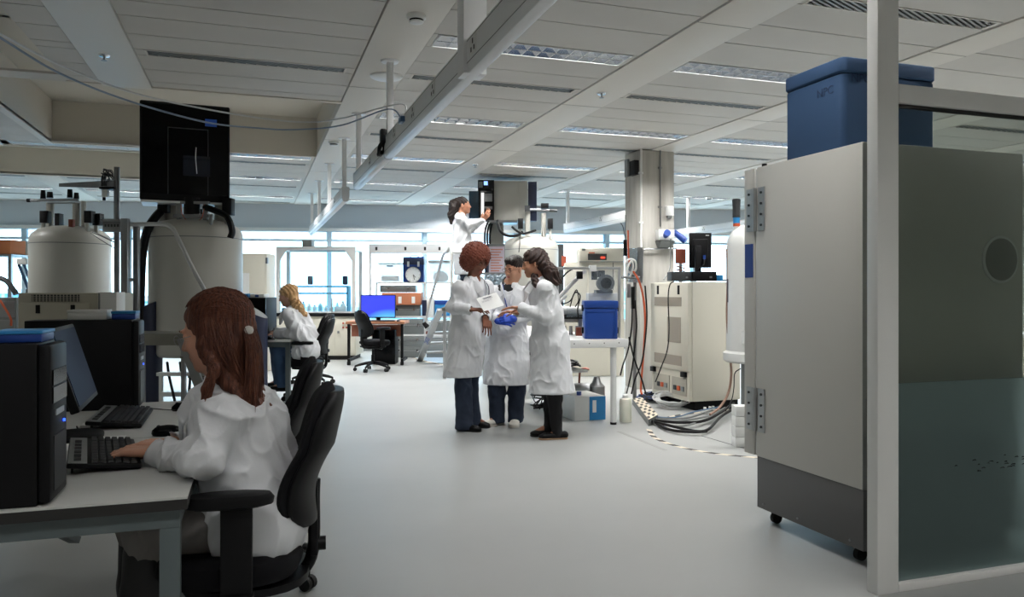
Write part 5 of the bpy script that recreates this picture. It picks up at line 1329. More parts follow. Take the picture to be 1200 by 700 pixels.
# ---- blue monitor on a wooden trolley desk
T, R = rig_thing('trolley_desk', 'wooden trolley desk on castors that carries the blue monitor', 'desk', 443, 13.3)
obj('tabletop', RM(R).rect(405,474,377,380,-.1,.62), wood, T, bev=.004); obj('modesty_panel', RM(R).rect(412,470,381,394.5,.40,.02), pm('red_brown_panel', (158,98,76), .6), T)
for q in (407,469.5):
    l = obj('leg', RM(R).rect(q,q+3,380,424,.1,.05), black_plastic, T); obj('foot_bar', RM(R).rect(q,q+3,421,424,-.1,.55), black_plastic, l)
    for dy in (-.06,.42): obj('castor', RM(R).rect(q-.6,q+3.4,424,428.4,dy,.06), dark_rubber, T, bev=.01)
scr_b = bpy.data.materials.new('blue_screen'); scr_b.use_nodes = True; n_ = scr_b.node_tree; bs_ = n_.nodes['Principled BSDF']; tc_ = n_.nodes.new('ShaderNodeTexCoord'); gr = n_.nodes.new('ShaderNodeTexGradient'); gr.gradient_type = 'SPHERICAL'; mp2 = n_.nodes.new('ShaderNodeMapping'); rp = n_.nodes.new('ShaderNodeValToRGB')
mp2.inputs['Location'].default_value = (-.32,0,.35); mp2.inputs['Scale'].default_value = (1.7,1.7,2.4)
rp.color_ramp.elements[0].color = (.03,.05,.85,1); rp.color_ramp.elements[1].color = (.45,.85,1,1); rp.color_ramp.elements[0].position = .12; e_ = rp.color_ramp.elements.new(.38); e_.color = (.08,.40,.85,1)
n_.links.new(tc_.outputs['Object'], mp2.inputs[0]); n_.links.new(mp2.outputs[0], gr.inputs[0]); n_.links.new(gr.outputs[1], rp.inputs[0]); n_.links.new(rp.outputs[0], bs_.inputs['Emission Color']); bs_.inputs['Emission Strength'].default_value = 1.0; bs_.inputs['Base Color'].default_value = (.01,.01,.02,1)
tz = R(443,377,0)[2]; scr_w = 41*13.4/900; scr_h = 27*13.4/900
p2 = gp(at(443,342,13.35)); p2.z = tz+.001
screen_thing('monitor', 'flat monitor with a glowing blue screen on the wooden trolley desk', 'monitor', p2, -YAW, scr_w, scr_h, .04, .06+scr_h/2, scr_b)
T, R2 = rig_thing('keyboard', 'black keyboard before the blue monitor', 'keyboard', 446, 13.22, 'black and silver keyboards', z=tz+.001)
obj('body', MB().box(-.20,.24,-.0,.10,0,.018), black_plastic, T, bev=.004); obj('keys', MB().box(-.19,.23,.01,.09,.018,.023), gunmetal, T)
T, R2 = rig_thing('computer_mouse', 'black computer mouse at the right end of the wooden trolley desk', 'computer mouse', 467, 13.25, 'black computer mice', z=tz+.001)
obj('shell', loft([[sel(2*PI*k/16,.03*q,.055*q,2.2)+(zz,) for k in range(16)] for zz,q in ((0,.92),(.01,1),(.025,.8),(.034,.3))]), black_gloss, T)
T, R2 = rig_thing('computer_tower', 'black computer tower on the floor under the wooden trolley desk', 'computer', 450, 13.5, 'black computer towers')
obj('case', RM(R2).rect(436,463,387,427.2,.03,.4), black_plastic, T, bev=.005); obj('front_panel', RM(R2).rect(436,463,387,427.2,0,.03), black_gloss, T, bev=.006)

# ---- shelving with boxes, cases and the clock
SD = 14.9
T, R = rig_thing('shelving', 'long low metal shelving before the windows right of the blue monitor', 'shelving', 500, SD)
obj('shelf', RM(R).rect(440,560,330.8,332.6,0,.5), alu_white, T)
obj('shelf', RM(R).rect(440,560,370.5,373,0,.5), alu_white, T)
obj('shelf', RM(R).rect(452,560,392,394,0,.5), alu_white, T)
for q in (440,497,557): obj('post', RM(R).rect(q,q+2.2,330.8,419.2,.02,.04), alu_white, T)
case_m = pm('flight_case_grey', (118,122,122), .4, .3)
def flight(label, a, b, y0, y1, d, m=case_m):
    t = small_box(label, a, b, y0, y1, d, .36, m, name='flight_case', cat='case', grp='grey flight cases')
    w = (b-a)*d/900; h = (y1-y0)*d/900
    obj('lid_seam', MB().box(-w/2-.003,w/2+.003,-.004,.004,h*.60,h*.64), alu, t)
    for s_ in (-.28,.30): obj('latch', MB().box(w*s_-.02,w*s_+.02,-.012,.002,h*.5,h*.72), chrome, t, bev=.002)
    return t
clear = pm('clear_plastic', (214,226,232), .3, alpha=.55)
flight('thin grey flight case under the white shelf, above the brown box', 445,487,334.5,342.9,SD)
t = small_box('brown cardboard carton with two white tags between grey flight cases', 447,493,343.1,357.5,SD-.06,.4,pm('brown_card', (190,120,86), .8),name='carton',cat='carton')
for q in (-.02,.24): obj('tag', MB().box(q-.035,q+.03,-.003,.002,.03,.16), paper, t)
flight('grey flight case right behind the blue monitor', 457,492,357.7,370.4,SD)
flight('grey flight case on the lower shelf, right of the wooden desk', 466,496,374.5,391.9,SD)
flight('upper of two grey flight cases on the floor', 459,497,394.3,406,SD)
flight('lower of two grey flight cases on the floor', 459,497,406.2,419.2,SD)
small_box('thin red brown folder box on the lower shelf', 499,520,388.5,391.9,SD,.3,copper,name='folder_box')
t = small_box('clear storage box with a pale lid left of the clock', 443,470,309,330.7,SD,.3,clear,name='storage_box',cat='storage box'); obj('lid', MB().box(-.24,.24,-.01,.31,.355,.375), whitep, t, bev=.004); obj('contents', MB().box(-.17,.15,.05,.25,.02,.12), whitep, t, bev=.01); obj('handle', MB().box(-.05,.07,-.02,.0,.30,.325), navy, t)
t = small_box('deep blue plastic case behind the round clock', 472.5,496.5,301,330.7,SD+.10,.3,blue_plastic,name='blue_case',cat='case'); obj('lid', MB().box(-.205,.205,-.012,.31,.34,.46), navy, t, bev=.006); obj('latch', MB().box(-.12,-.08,-.03,-.01,.30,.40), whitep, t); obj('latch', MB().box(.08,.12,-.03,-.01,.30,.40), whitep, t); obj('handle', MB().tube([(-.08,.14,.49),(-.07,.14,.53),(.07,.14,.53),(.08,.14,.49)],.012), blue_plastic, t)
T, R = rig_thing('clock', 'round white faced clock with black hands leaning on the deep blue case', 'clock', 484, SD+.04)
c = R(484,322,0); r = .155
M = Matrix.Translation((c[0],.02,c[2]))@Matrix.Rotation(PI/2,4,'X')
obj('face', MB().lathe([(r*.93,.0),(r*.93,.012),(.01,.012)],n=48).xf(M), pm('clock_face', (232,234,234), .5), T); obj('rim', MB().lathe([(r,-.012),(r,.02),(r*.97,.026),(r*.93,.02),(r*.93,.0)],n=48).xf(M), greyp, T)
hd = MB(); hd.bar((c[0],.004,c[2]),(c[0]+.05,.004,c[2]-.055),.010,.003,up=(0,1,0)); obj('hour_hand', hd, black_plastic, T)
hd = MB(); hd.bar((c[0],.002,c[2]),(c[0]+.030,.002,c[2]-.105),.007,.003,up=(0,1,0)); obj('minute_hand', hd, black_plastic, T)
for i in range(12):
    a = 2*PI*i/12; obj('tick', MB().bar((c[0]+r*.80*math.sin(a),.006,c[2]+r*.80*math.cos(a)),(c[0]+r*.88*math.sin(a),.006,c[2]+r*.88*math.cos(a)),.008,.002,up=(0,1,0)), black_plastic, T)
for lb,a,b,y0,y1,mm,ld in (('large clear box of crumpled wrap right of the clock',502,529,308,330.7,clear,whitep),('clear box with a cream lid behind the steps',532,552,306,330.7,clear,pm('cream_lid',(222,214,190),.6))):
    t = small_box(lb,a,b,y0,y1,SD,.34,mm,name='storage_box',cat='storage box'); w=(b-a)*SD/900; h=(y1-y0)*SD/900
    obj('lid', MB().box(-w/2-.01,w/2+.01,-.01,.35,h,h+.05), ld, t, bev=.004); obj('contents', MB().lathe([(w*.2,.01),(w*.34,.06),(w*.3,.16),(w*.1,.22)],(0,.17,0),10), paper, t)
small_box('white carton standing between the cases and the steps', 500,508.5,349,370.4,SD,.3,whitep)
small_box('deep blue carton left of the white carton on the shelf', 494.5,499.5,352,370.4,SD,.3,navy)
t = small_box('bright blue bin on the shelf behind the steps', 509.5,527,352,370.4,SD,.3,cyan_plastic,name='storage_bin',cat='bin',lid=blue_plastic)
small_box('grey case on the lowest shelf behind the steps', 509,535,378,391.9,SD,.3,case_m,name='flight_case',cat='case')
small_box('grey case on the floor behind the steps', 500,536,397,419.2,SD,.3,greyp,name='flight_case',cat='case')

# ---- mobile steps with platform
T, R = rig_thing('mobile_steps', 'aluminium mobile steps with hand rails on which the ponytailed woman stands', 'steps', 545, LW)
zp = PLATZ
pt = MB(); obj('platform', MB().box(-.32,.34,-.36,.36,zp-.05,zp), tread, T, bev=.003)
A0 = RM(R).p(492,419,2.55); A0.z = 0; A1 = Vector((-.40,-.33,zp-.03)); side = Vector((0,0,0))
dirv = Vector((A0.x-A1.x, A0.y-A1.y, 0)).normalized(); perp = Vector((-dirv.y, dirv.x, 0))
if perp.x < 0: perp = -perp
B0 = A0+perp*.62; B1 = A1+perp*.0+Vector((.02,.66,0)); A1 = Vector((-.34,-.33,zp-.03)); B1 = Vector((.10,.36,zp-.03)); B0 = A0+Vector((.62,.10,0))
sA = obj('stringer', MB().bar(A0+Vector((0,0,.01)),A1,.10,.035,up=(0,0,1)), alu, T); obj('stringer', MB().bar(B0+Vector((0,0,.01)),B1,.10,.035), alu, T)
for i in range(4):
    t = (i+1)/5; a = A0.lerp(A1,t); b = B0.lerp(B1,t); obj('tread', MB().bar(a,b,.20,.03), alu, T)
for x,y in ((-.28,-.32),(.30,-.32),(.30,.32),(-.1,.32)): obj('leg', MB().bar((x,y,0),(x,y,zp-.05),.045,.045), alu, T)
obj('cross_bar', MB().bar((-.28,-.32,.35),(.30,-.32,.35),.035,.035).bar((.3,-.32,.35),(.3,.32,.35),.035,.035), alu, T)
rl = RM(R); obj('hand_rail', rl.line([(529,392-0,-.33),(529,297,-.33),(524,295.5,-.2),(519,300,.1),(513,322,.7),(502,362,1.7),(500.5,380,1.9),(509,388,1.9)],.022,8,6), alu_white, T)
obj('hand_rail', RM(R).line([(572,362,-.33),(572,296,-.33),(552,295,-.33),(529,296,-.33)],.020,8), alu_white, T)
obj('rubber_grip', RM(R).line([(497,378,1.9),(501,384,1.9)],.045,10), dark_rubber, T)
for p_ in (A0,B0): obj('foot', MB().box(p_.x-.05,p_.x+.05,p_.y-.05,p_.y+.05,0,.04), dark_rubber, T, bev=.004)
q0 = A0.lerp(A1,.50); dd = (A1-A0).normalized()
Z_ = Vector((0,-1,0)); Z_ = (Z_-dd*Z_.dot(dd)).normalized(); Y_ = Z_.cross(dd)
MM = Matrix(((dd.x,Y_.x,Z_.x,0),(dd.y,Y_.y,Z_.y,0),(dd.z,Y_.z,Z_.z,0),(0,0,0,1)))
text('lettering','ZARGES',.10,pm('letter_blue',(36,84,170),.5),T,Matrix.Translation(q0+Z_*.055)@MM)
# mat with a hazard border
hz = bpy.data.materials.new('hazard_stripe'); hz.use_nodes = True; n_ = hz.node_tree; b_ = n_.nodes['Principled BSDF']; wv = n_.nodes.new('ShaderNodeTexWave'); tc_ = n_.nodes.new('ShaderNodeTexCoord'); rp = n_.nodes.new('ShaderNodeValToRGB'); rp.color_ramp.interpolation = 'CONSTANT'
rp.color_ramp.elements[0].color = (*lin((40,36,34)),1); rp.color_ramp.elements[1].color = (*lin((222,214,196)),1); rp.color_ramp.elements[1].position = .42
wv.inputs['Scale'].default_value = 1.6; wv.bands_direction = 'DIAGONAL'; n_.links.new(tc_.outputs['Object'], wv.inputs[0]); n_.links.new(wv.outputs[1], rp.inputs[0]); n_.links.new(rp.outputs[0], b_.inputs['Base Color']); b_.inputs['Roughness'].default_value = .6
P_ = [fl(472,414.5),fl(484,420),fl(500,425),fl(520,428),fl(560,428),fl(600,420),fl(560,411),fl(500,410.5)]
T = thing('floor_mat', 'pale blue floor mat with a black and cream hazard border under the mobile steps', 'floor mat', (P_[0]+P_[4])/2)
cen = sum((Vector(p) for p in P_), Vector())/len(P_)
obj('border', MB().prism([(p.x,p.y) for p in P_], 0, .003), hz, T, world=True)
obj('mat', MB().prism([(cen.x+(p.x-cen.x)*.90, cen.y+(p.y-cen.y)*.86) for p in P_], .003, .006), pm('mat_blue', (150,172,190), .5), T, world=True)
# ---- far magnet with sample changer
T, R = magnet('cream magnet tank behind the standing group, under the sample changer', 622, 12.4, .445, 2.07, .6)
for q,y0,r in ((618,248,.045),(637,250,.04)): obj('turret_tube', RM(R).col(q,y0,279,-.15,r,16), tank, T)
for q,y0,y1 in ((610,256,268),(645,256,268)): 
    t = obj('stem', RM(R).col(q,267,280,-.25,.022,12), tank, T); obj('black_tip', RM(R).rect(q-3,q+3,y0,y1,-.30,.09), black_plastic, t, bev=.004)
obj('dark_mast', RM(R).rect(619,629,213,259,.1,.14), navy, T, bev=.004)
obj('manifold', RM(R).line([(615,245.5,-.2),(644,246.5,-.2)],.02,8), steel, T); obj('manifold_tip', RM(R).line([(644,246.5,-.2),(653,247,-.2)],.024,8), gunmetal, T)
obj('valve', RM(R).rect(634,643,238,244,-.25,.08), black_plastic, T, bev=.01); obj('bracket', RM(R).rect(615,621,241,248,-.26,.05), gunmetal, T)
f = RM(R); f.line([(583,258,-.3),(586,270,-.35),(594,276,-.38),(606,276,-.38),(612,272,-.3)],.022,7,6); obj('hose', f, black_plastic, T)
f = RM(R); f.line([(600,266,-.3),(606,271,-.35),(614,274,-.36),(628,270,-.3)],.018,7,6); obj('hose', f, black_plastic, T)
f = RM(R); f.line([(609,278,-.42),(609,286,-.45),(608,296,-.45)],.008,6,5); obj('cable', f, dgrey, T)
T, R = rig_thing('sample_changer', 'beige sample changer box with a black open front unit above the far magnet', 'sample changer', 598, 12.35)
obj('case', RM(R).rect(579,618,212,258,0,.55), tank, T, bev=.006); obj('side_cover', RM(R).rect(608,618.5,214,257,-.012,.02), tank, T, bev=.004)
fu = obj('front_unit', MB(), black_plastic, T); bpy.data.objects.remove(fu)
f = RM(R); f.rect(560,579,211,224,-.05,.3).rect(560,563,224,258,-.05,.3).rect(577,579,224,258,-.05,.3).rect(560,579,252,258,-.05,.3).rect(560,579,211,258,.22,.03)
fu = obj('front_unit', f, black_plastic, T)
obj('display', RM(R).rect(567,571.5,212.5,217,-.056,.006), pm('display_blue', (60,120,255), .3, emit=((150,190,255),1.2)), fu)
obj('label', RM(R).rect(561,565.5,213,220,-.055,.005), greyp, fu); obj('inner_light', RM(R).rect(564,567,226,251,.1,.03), pm('inner_lamp', (240,240,240), .5, emit=((255,255,255),1.2)), fu)
obj('inner_tray', RM(R).rect(567,577,242,244,.0,.2).rect(568,577,227,236,.15,.04), alu, fu)
obj('open_door', RM(R).rect(549.5,561,224,256,-.08,.02), pm('smoked_blue', (40,66,84), .1, alpha=.9), T, bev=.003)
obj('hinge_plate', RM(R).rect(573,606,258,261,-.02,.4), steel, T)
T, R = rig_thing('cable_column', 'beige cable column with ribbed black cables under the sample changer', 'column', 578, 12.6)
obj('column', RM(R).rect(573,590,261,425,.15,.25), tank, T)
for q in (569,572,575): obj('ribbed_cable', RM(R).line([(q+3,260,.0),(q,268,-.02),(q-1,280,-.02),(q,300,-.0),(q,330,0)],.017,7,5), black_plastic, T)
T, R = rig_thing('notice_board', 'pink and white printed notice on a dark board behind the curly haired woman', 'notice', 581, 11.0)
obj('board', RM(R).rect(571,591.5,286,460,0,.05), greyp, T); obj('dark_edge', RM(R).rect(570,572.5,286,330,-.02,.05), navy, T)
nb = obj('notice', RM(R).rect(573,591,289,321,-.006,.005), pm('notice_pink', (214,206,220), .8), T)
f = RM(R)
for i in range(9): f.rect(575,589-(i%3)*2,292+i*3.1,293.3+i*3.1,-.009,.003)
obj('printed_lines', f, pm('print_pink', (206,140,124), .8), nb)
T, R = rig_thing('dark_panel', 'narrow dark panel standing right of the far magnet', 'panel', 657, 12.8)
obj('panel', RM(R).rect(653,660.5,286,433,0,.12), gunmetal, T, bev=.004); obj('red_sticker', RM(R).rect(658,664,300,312,-.02,.004), pm('red_sticker', (190,90,64), .7), T)
T, R = rig_thing('transparent_sheet', 'crumpled clear plastic sheet hanging behind the two women and the man', 'plastic sheet', 582, 9.2)
gx = 18; vs_ = []
for i in range(gx+1):
    for k in range(gx+1):
        p = RM(R).p(563+i*30/gx, 321+k*24/gx, 0); vs_.append((p.x+.01*math.sin(k*1.3), .03*math.sin(i*1.7+k*.6)+.02*math.sin(k*2.1), p.z))
fs_ = [(i*(gx+1)+k,(i+1)*(gx+1)+k,(i+1)*(gx+1)+k+1,i*(gx+1)+k+1) for i in range(gx) for k in range(gx)]
sh = obj('sheet', MB().add(vs_,fs_), pm('crumpled_clear', (200,216,226), .15, alpha=.5), T); sm_ = sh.modifiers.new('s','SOLIDIFY'); sm_.thickness=.003
obj('holder', RM(R).rect(562,594,319.5,321.5,-.01,.02).rect(577,579,321,430,.03,.03), steel, T)

# ---- beige instrument behind the bench
T, R = rig_thing('instrument', 'large beige instrument with a red digit slot behind the bench', 'instrument', 700, 11.6)
obj('body', RM(R).rect(664,731.5,307,441,0,.6), cream, T, bev=.01); obj('head', RM(R).rect(679,731.5,290.5,307,-.06,.6), cream, T, bev=.015)
sl = obj('slot', RM(R).rect(689,711,297.5,305,-.066,.02), dgrey, T); obj('digits', RM(R).rect(704,709,301,303,-.072,.004), pm('red_digits', (220,60,40), .4, emit=((255,60,40),1.5)), sl)
obj('orange_label', RM(R).rect(690,697,295.7,297,-.068,.004), orange, T); obj('badge', RM(R).rect(682,686,291.5,294,-.066,.004), greyp, T)
f = RM(R); f.rect(679,731,306.5,307.3,-.065,.06).rect(718,719,308,340,-.006,.01); obj('seam', f, greyp, T)

# ---- white optical bench
whitem = pm('bench_white', (218,219,218), .45)
BX0, BX1, BY0, BY1, BZ = 2.60, 3.42, 6.65, 8.3, .825
T = thing('lab_bench', 'white steel lab bench on round legs right of the standing group', 'bench', ((BX0+BX1)/2,(BY0+BY1)/2,0))
obj('top', MB().box(BX0,BX1,BY0,BY1,BZ-.078,BZ), whitem, T, world=True, bev=.004)
for x in (BX0+.05,BX1-.13):
    for y in (BY0+.06,BY1-.06):
        l = obj('leg', MB().cyl((x,y,.02),(x,y,BZ-.078),.029,n=20), whitem, T, world=True); obj('foot', MB().cyl((x,y,0),(x,y,.022),.031,n=20), black_plastic, l, world=True)
for i in range(5): obj('bolt_hole', MB().cyl((BX0+.1+i*.155,BY0+.002,BZ-.035),(BX0+.1+i*.155,BY0-.0015,BZ-.035),.006,n=8), gunmetal, T, world=True)
# lower shelf and clutter under it
obj('lower_shelf', MB().box(BX0+.1,BX1-.2,BY0+.5,BY1-.1,.46,.48), whitem, T, world=True)
T = thing('white_bench', 'second white bench further back behind the man', 'bench', (3.2,9.2,0))
obj('top', MB().box(2.82,3.6,8.5,10.1,.74,.81), whitem, T, world=True, bev=.004)
for x in (2.87,3.54):
    for y in (8.56,10.04):
        l = obj('leg', MB().cyl((x,y,.02),(x,y,.74),.03,n=16), whitem, T, world=True); obj('foot', MB().cyl((x,y,0),(x,y,.022),.032,n=16), black_plastic, l, world=True)
BT = BZ+.0008
def on_bench(label, px0, px1, py0, d, dep, m, name, cat, ry=0, grp=None, lift=0):
    w = (px1-px0)*d/900; b = at((px0+px1)/2, 342, d); b.z = BT+lift; h = (at(0,py0,d)).z-b.z
    T = thing(name, label, cat, b, -YAW+ry, grp); return T, w, h
T, w, h = on_bench('deep blue hard plastic case with ribs standing on the white bench', 685, 724, 352.5, 7.35, .2, None, 'blue_case', 'case')
bl = pm('case_blue', (18,62,140), .4, bump=(80,.05,.002))
obj('body', MB().box(-w/2,w/2,0,.24,0,h*.80), bl, T, bev=.012); obj('lid', MB().box(-w/2-.006,w/2+.006,-.008,.248,h*.80,h), bl, T, bev=.012)
f = MB(); f.box(-w/2+.015,-w/2+.03,-.006,.0,.02,h*.78).box(w/2-.03,w/2-.015,-.006,.0,.02,h*.78).box(-w/2+.03,w/2-.03,-.004,.0,h*.70,h*.72); obj('rib', f, bl, T)
for z_ in (.08,h*.8): obj('latch', MB().box(w/2,w/2+.018,.08,.14,z_-.03,z_+.03), black_plastic, T, bev=.004); obj('latch', MB().box(-w/2-.018,-w/2,.08,.14,z_-.03,z_+.03), black_plastic, T, bev=.004)
T, R = rig_thing('optics_frame', 'aluminium and glass optics frame with diagonal white tubes on the white bench', 'optics rig', 690, 7.9, z=BT)
zz = BT
def RZ(): return RM(R, zz)
whiteal = alu_white
f = RZ(); tp = f.p(0,313,0).z
obj('profile', RZ().rect(724.5,727.5,314,399.5,-.30,.03), alu, T, bev=.002); obj('profile', RZ().rect(640,727.5,313,316,-.30,.03), alu, T, bev=.002); obj('profile', RZ().rect(652,655,314,396,.1,.03), alu, T, bev=.002)
obj('acrylic_pane', RZ().rect(690,724,317,352,-.285,.008), pm('acrylic', (206,222,232), .05, alpha=.10), T); obj('acrylic_pane', RZ().rect(664,688,317,372,.0,.008), MATS['acrylic'], T)
obj('diagonal_tube', RZ().line([(652,352,-.1),(686,316,-.15)],.022,10), whiteal, T); obj('diagonal_tube', RZ().line([(650,360,.05),(664,346,.05)],.018,10), whiteal, T)
obj('connector', RZ().rect(691,699,311,318,-.33,.09), whitep, T, bev=.004)
f = RZ(); f.line([(653,334,.0),(664,320,-.05),(676,314,-.1),(692,314,-.3)],.008,6,6); obj('black_cable', f, black_plastic, T)
f = RZ(); f.line([(655,358,.1),(668,353,.0),(674,343,-.05),(680,347,-.05),(677,362,-.1),(678,372,-.1)],.007,6,6).line([(668,360,0),(672,346,-.05),(676,340,-.05),(678,352,-.1),(674,360,-.1)],.006,6,6); obj('black_cable', f, black_plastic, T)
obj('black_head', RZ().rect(676,683,318,327,-.2,.1), black_plastic, T, bev=.004); obj('black_head', RZ().rect(694,700,318,328,-.2,.1), black_plastic, T, bev=.004)
T, R = rig_thing('camera_unit', 'black round lens camera unit on a white base on the white bench', 'camera', 707, 7.85, z=BT)
obj('base_box', RZ().rect(690,725,343.5,352.5,-.14,.30), whitep, T, bev=.004); obj('lower_box', RZ().rect(692,722,352.5,399,-.10,.26), cream, T, bev=.004)
c = RZ().p(710,332,-.2); c0_ = MB().cyl((c.x,c.y,c.z),(c.x,c.y+.22,c.z),.075,n=28); hb_ = obj('body', c0_, black_plastic, T)
obj('lens_ring', MB().cyl((c.x,c.y-.02,c.z),(c.x,c.y,c.z),.085,n=28), gunmetal, T); obj('lens', MB().cyl((c.x,c.y-.03,c.z),(c.x,c.y-.02,c.z),.055,n=24), black_gloss, T)
obj('top_unit', RZ().rect(701,709,317,325,-.12,.12), black_plastic, T, bev=.008); obj('foot_plate', RZ().rect(699,718,340,343.8,-.16,.24), black_plastic, T)
T, R = rig_thing('instrument', 'white horizontal tube instrument on the white bench behind the blue case', 'instrument', 668, 8.1, z=BT)
obj('tube', RZ().line([(652,364,0),(684,364,0)],.045,16), whitep, T); obj('rear_box', RZ().rect(655,684,369,378,.1,.15), whitep, T, bev=.006)
obj('black_tray', RZ().rect(657,684,369,374,-.1,.18), black_plastic, T); 
for q in (662,669,676): obj('nozzle', RZ().col(q,382,392.5,-.15,.022,12,.016), steel, T)
obj('support', RZ().rect(656,660,366,396,0,.1).rect(678,682,366,396,0,.1), steel, T); obj('brown_block', RZ().rect(675,683,384,395.5,-.2,.08), copper, T, bev=.004)
obj('base_plate', RZ().rect(653,686,394.5,396.4,-.22,.4), steel, T)

# ---- things on the floor under the bench
t = thing('white_carton', 'white box with a bright blue end under the white bench', 'box', (3.05,7.0,0)); 
obj('body', MB().box(3.00,3.33,6.98,7.42,0,.24), whitep, t, world=True, bev=.006)
E_ = obj('end_label', MB().box(3.16,3.332,6.972,6.985,.004,.236), cyan_plastic, t, world=True); obj('label', MB().box(3.19,3.23,6.968,6.975,.08,.20), paper, E_, world=True)
obj('blue_cap', MB().cyl((3.1,7.1,.24),(3.1,7.1,.275),.025,n=14), blue_plastic, t, world=True)
t = thing('cleaner_bottle', 'white translucent squeeze bottle standing on the floor by the bench leg', 'bottle', fl(733,494.5))
obj('body', MB().lathe([(.056,0),(.060,.01),(.060,.20),(.052,.225),(.03,.235)],n=28), pm('bottle_plastic', (222,222,208), .35, sub=.05), t); obj('cap', MB().lathe([(.030,.228),(.030,.262),(.012,.275)],n=20), whitep, t); obj('spout', MB().cyl((0,0,.27),(.0,0,.335),.007,.004,8), whitep, t)
T, R = rig_thing('motor', 'grey cylindrical vacuum pump with black feet under the white bench', 'vacuum pump', 684, 8.3)
c = RM(R).p(684,452,0)
obj('cylinder', MB().cyl((c.x-.14,0,.21),(c.x+.06,0,.21),.085,n=26), steel, T, bev=.006); obj('cylinder', MB().lathe([(.09,.10),(.09,.26),(.05,.30),(.03,.36)],(c.x+.14,0,0),24), steel, T)
obj('foot_frame', MB().tube(spline([(c.x-.18,-.1,.012),(c.x-.18,-.1,.09),(c.x+.18,-.1,.09),(c.x+.2,-.1,.012)],4),.012).tube(spline([(c.x-.18,.1,.012),(c.x-.18,.1,.09),(c.x+.18,.1,.09),(c.x+.2,.1,.012)],4),.012).bar((c.x-.18,-.1,.05),(c.x-.18,.1,.05),.02,.02), black_plastic, T)
obj('blue_end', MB().cyl((c.x-.15,0,.21),(c.x-.141,0,.21),.07,n=22), cyan_plastic, T); obj('pipe', MB().tube(spline([(c.x-.05,0,.28),(c.x-.04,-.02,.42),(c.x,0,.45),(c.x+.06,.0,.44)],5),.012), copper, T)
def tangle(label, cx, cy, rx, ry, hz_, n, seed, mats, z0=.0, name='cable_tangle', r=.008):
    rr = random.Random(seed); T = thing(name, label, 'cables', (cx,cy,z0))
    for k, mm in enumerate(mats):
        f = MB()
        for i in range(n//len(mats)):
            p = []; a = rr.random()*6.28
            for j in range(7):
                a += rr.uniform(.5,1.9); q = math.sqrt(rr.random()); p.append((rx*q*math.cos(a), ry*q*math.sin(a), .012+hz_*rr.random()*(1-q*.6)))
            f.tube(spline(p,5), r*(.6+.7*rr.random()), 5)
        o = obj('cable', f, mm, T); o['kind'] = 'stuff'
    return T
tangle('tangle of black cables and hoses under the white bench', 3.15, 7.75, .32, .30, .40, 14, 3, [black_plastic, dgrey])
tangle('tangle of black and pale cables on the lower shelf of the bench', 3.0, 7.5, .30, .22, .12, 12, 5, [dgrey, steel], z0=.48)

# ---- concrete column and what is fixed to it
conc = pm('concrete', (192,190,184), .9, bump=(35,.35,.004), var=(9,(150,146,138),.7), stretch=(1,1,.12))
CX0, CX1, CY0, CY1 = 4.78, 5.29, 8.97, 9.40
T = thing('concrete_column', 'grey board marked concrete column from floor to ceiling', 'column', ((CX0+CX1)/2,(CY0+CY1)/2,0))
obj('shaft', MB().box(CX0,CX1,CY0,CY1,0,CEIL-.013), conc, T, world=True, bev=.012)
def F(px, py, Y=CY0): 
    u = (px-600)/900; X = Y*(SN+u*CN)/(CN-u*SN); d = SN*X+CN*Y; return Vector((X, Y, EYE-(py-342)*d/900))
def FL(px, py, X=CX0):
    u = (px-600)/900; Y = X*(CN-u*SN)/(SN+u*CN); d = SN*X+CN*Y; return Vector((X, Y, EYE-(py-342)*d/900))
def conduit(label, px, y0, y1, r, m, off=.02):
    a = F(px,y0); b = F(px,y1); t = thing('conduit', label, 'conduit', b)
    obj('pipe', MB().cyl((a.x,CY0-off,a.z),(b.x,CY0-off,b.z),r,n=10), m, t, world=True)
    for k in (.25,.75): z_ = b.z+(a.z-b.z)*k; obj('clip', MB().box(a.x-r*2.2,a.x+r*2.2,CY0-off-r*.3,CY0,z_-.012,z_+.012), m, t, world=True)
conduit('white vertical conduit at the left corner of the concrete column', 750.5, 174, 290, .014, whitep)
conduit('galvanised steel conduit running down the concrete column face', 773, 174, 266, .011, steel)
def colbox(name, label, cat, px0,px1,py0,py1,dep,m):
    a = F(px0,py1); b = F(px1,py0); t = thing(name, label, cat, (a.x,CY0,a.z)); obj('body', MB().box(a.x,b.x,CY0-dep,CY0-.001,a.z,b.z), m, t, world=True, bev=.006); return t, a, b
t,a,b = colbox('sensor_box','white box high on the right side of the concrete column','sensor',779.5,787.5,242,253,.05,whitep); obj('sensor_foot', MB().box(a.x+.02,b.x-.02,CY0-.04,CY0-.002,a.z-.03,a.z), greyp, t, world=True)
t,a,b = colbox('socket_box','white socket box with blue plugs on the concrete column','socket box',767.5,786,270,282,.10,whitep)
obj('bracket', MB().hexa([(a.x+.04,CY0-.04,a.z-.10),(b.x-.06,CY0-.04,a.z-.10),(b.x-.06,CY0,a.z-.10),(a.x+.04,CY0,a.z-.10)],[(a.x,CY0-.14,a.z-.01),(b.x,CY0-.14,a.z-.01),(b.x,CY0,a.z-.01),(a.x,CY0,a.z-.01)]), greyp, t, world=True)
obj('blue_plug', MB().cyl((a.x+.10,CY0-.10,a.z+.06),(a.x+.07,CY0-.20,a.z+.09),.035,.045,16), blue_plastic, t, world=True); p = F(795,278)
obj('blue_plug', MB().cyl((b.x+.02,CY0-.04,b.z-.02),(b.x+.14,CY0-.14,a.z-.01),.035,.045,16), blue_plastic, t, world=True)
a = F(741,207); t = thing('speaker', 'small black loudspeaker on the left edge of the concrete column', 'speaker', a)
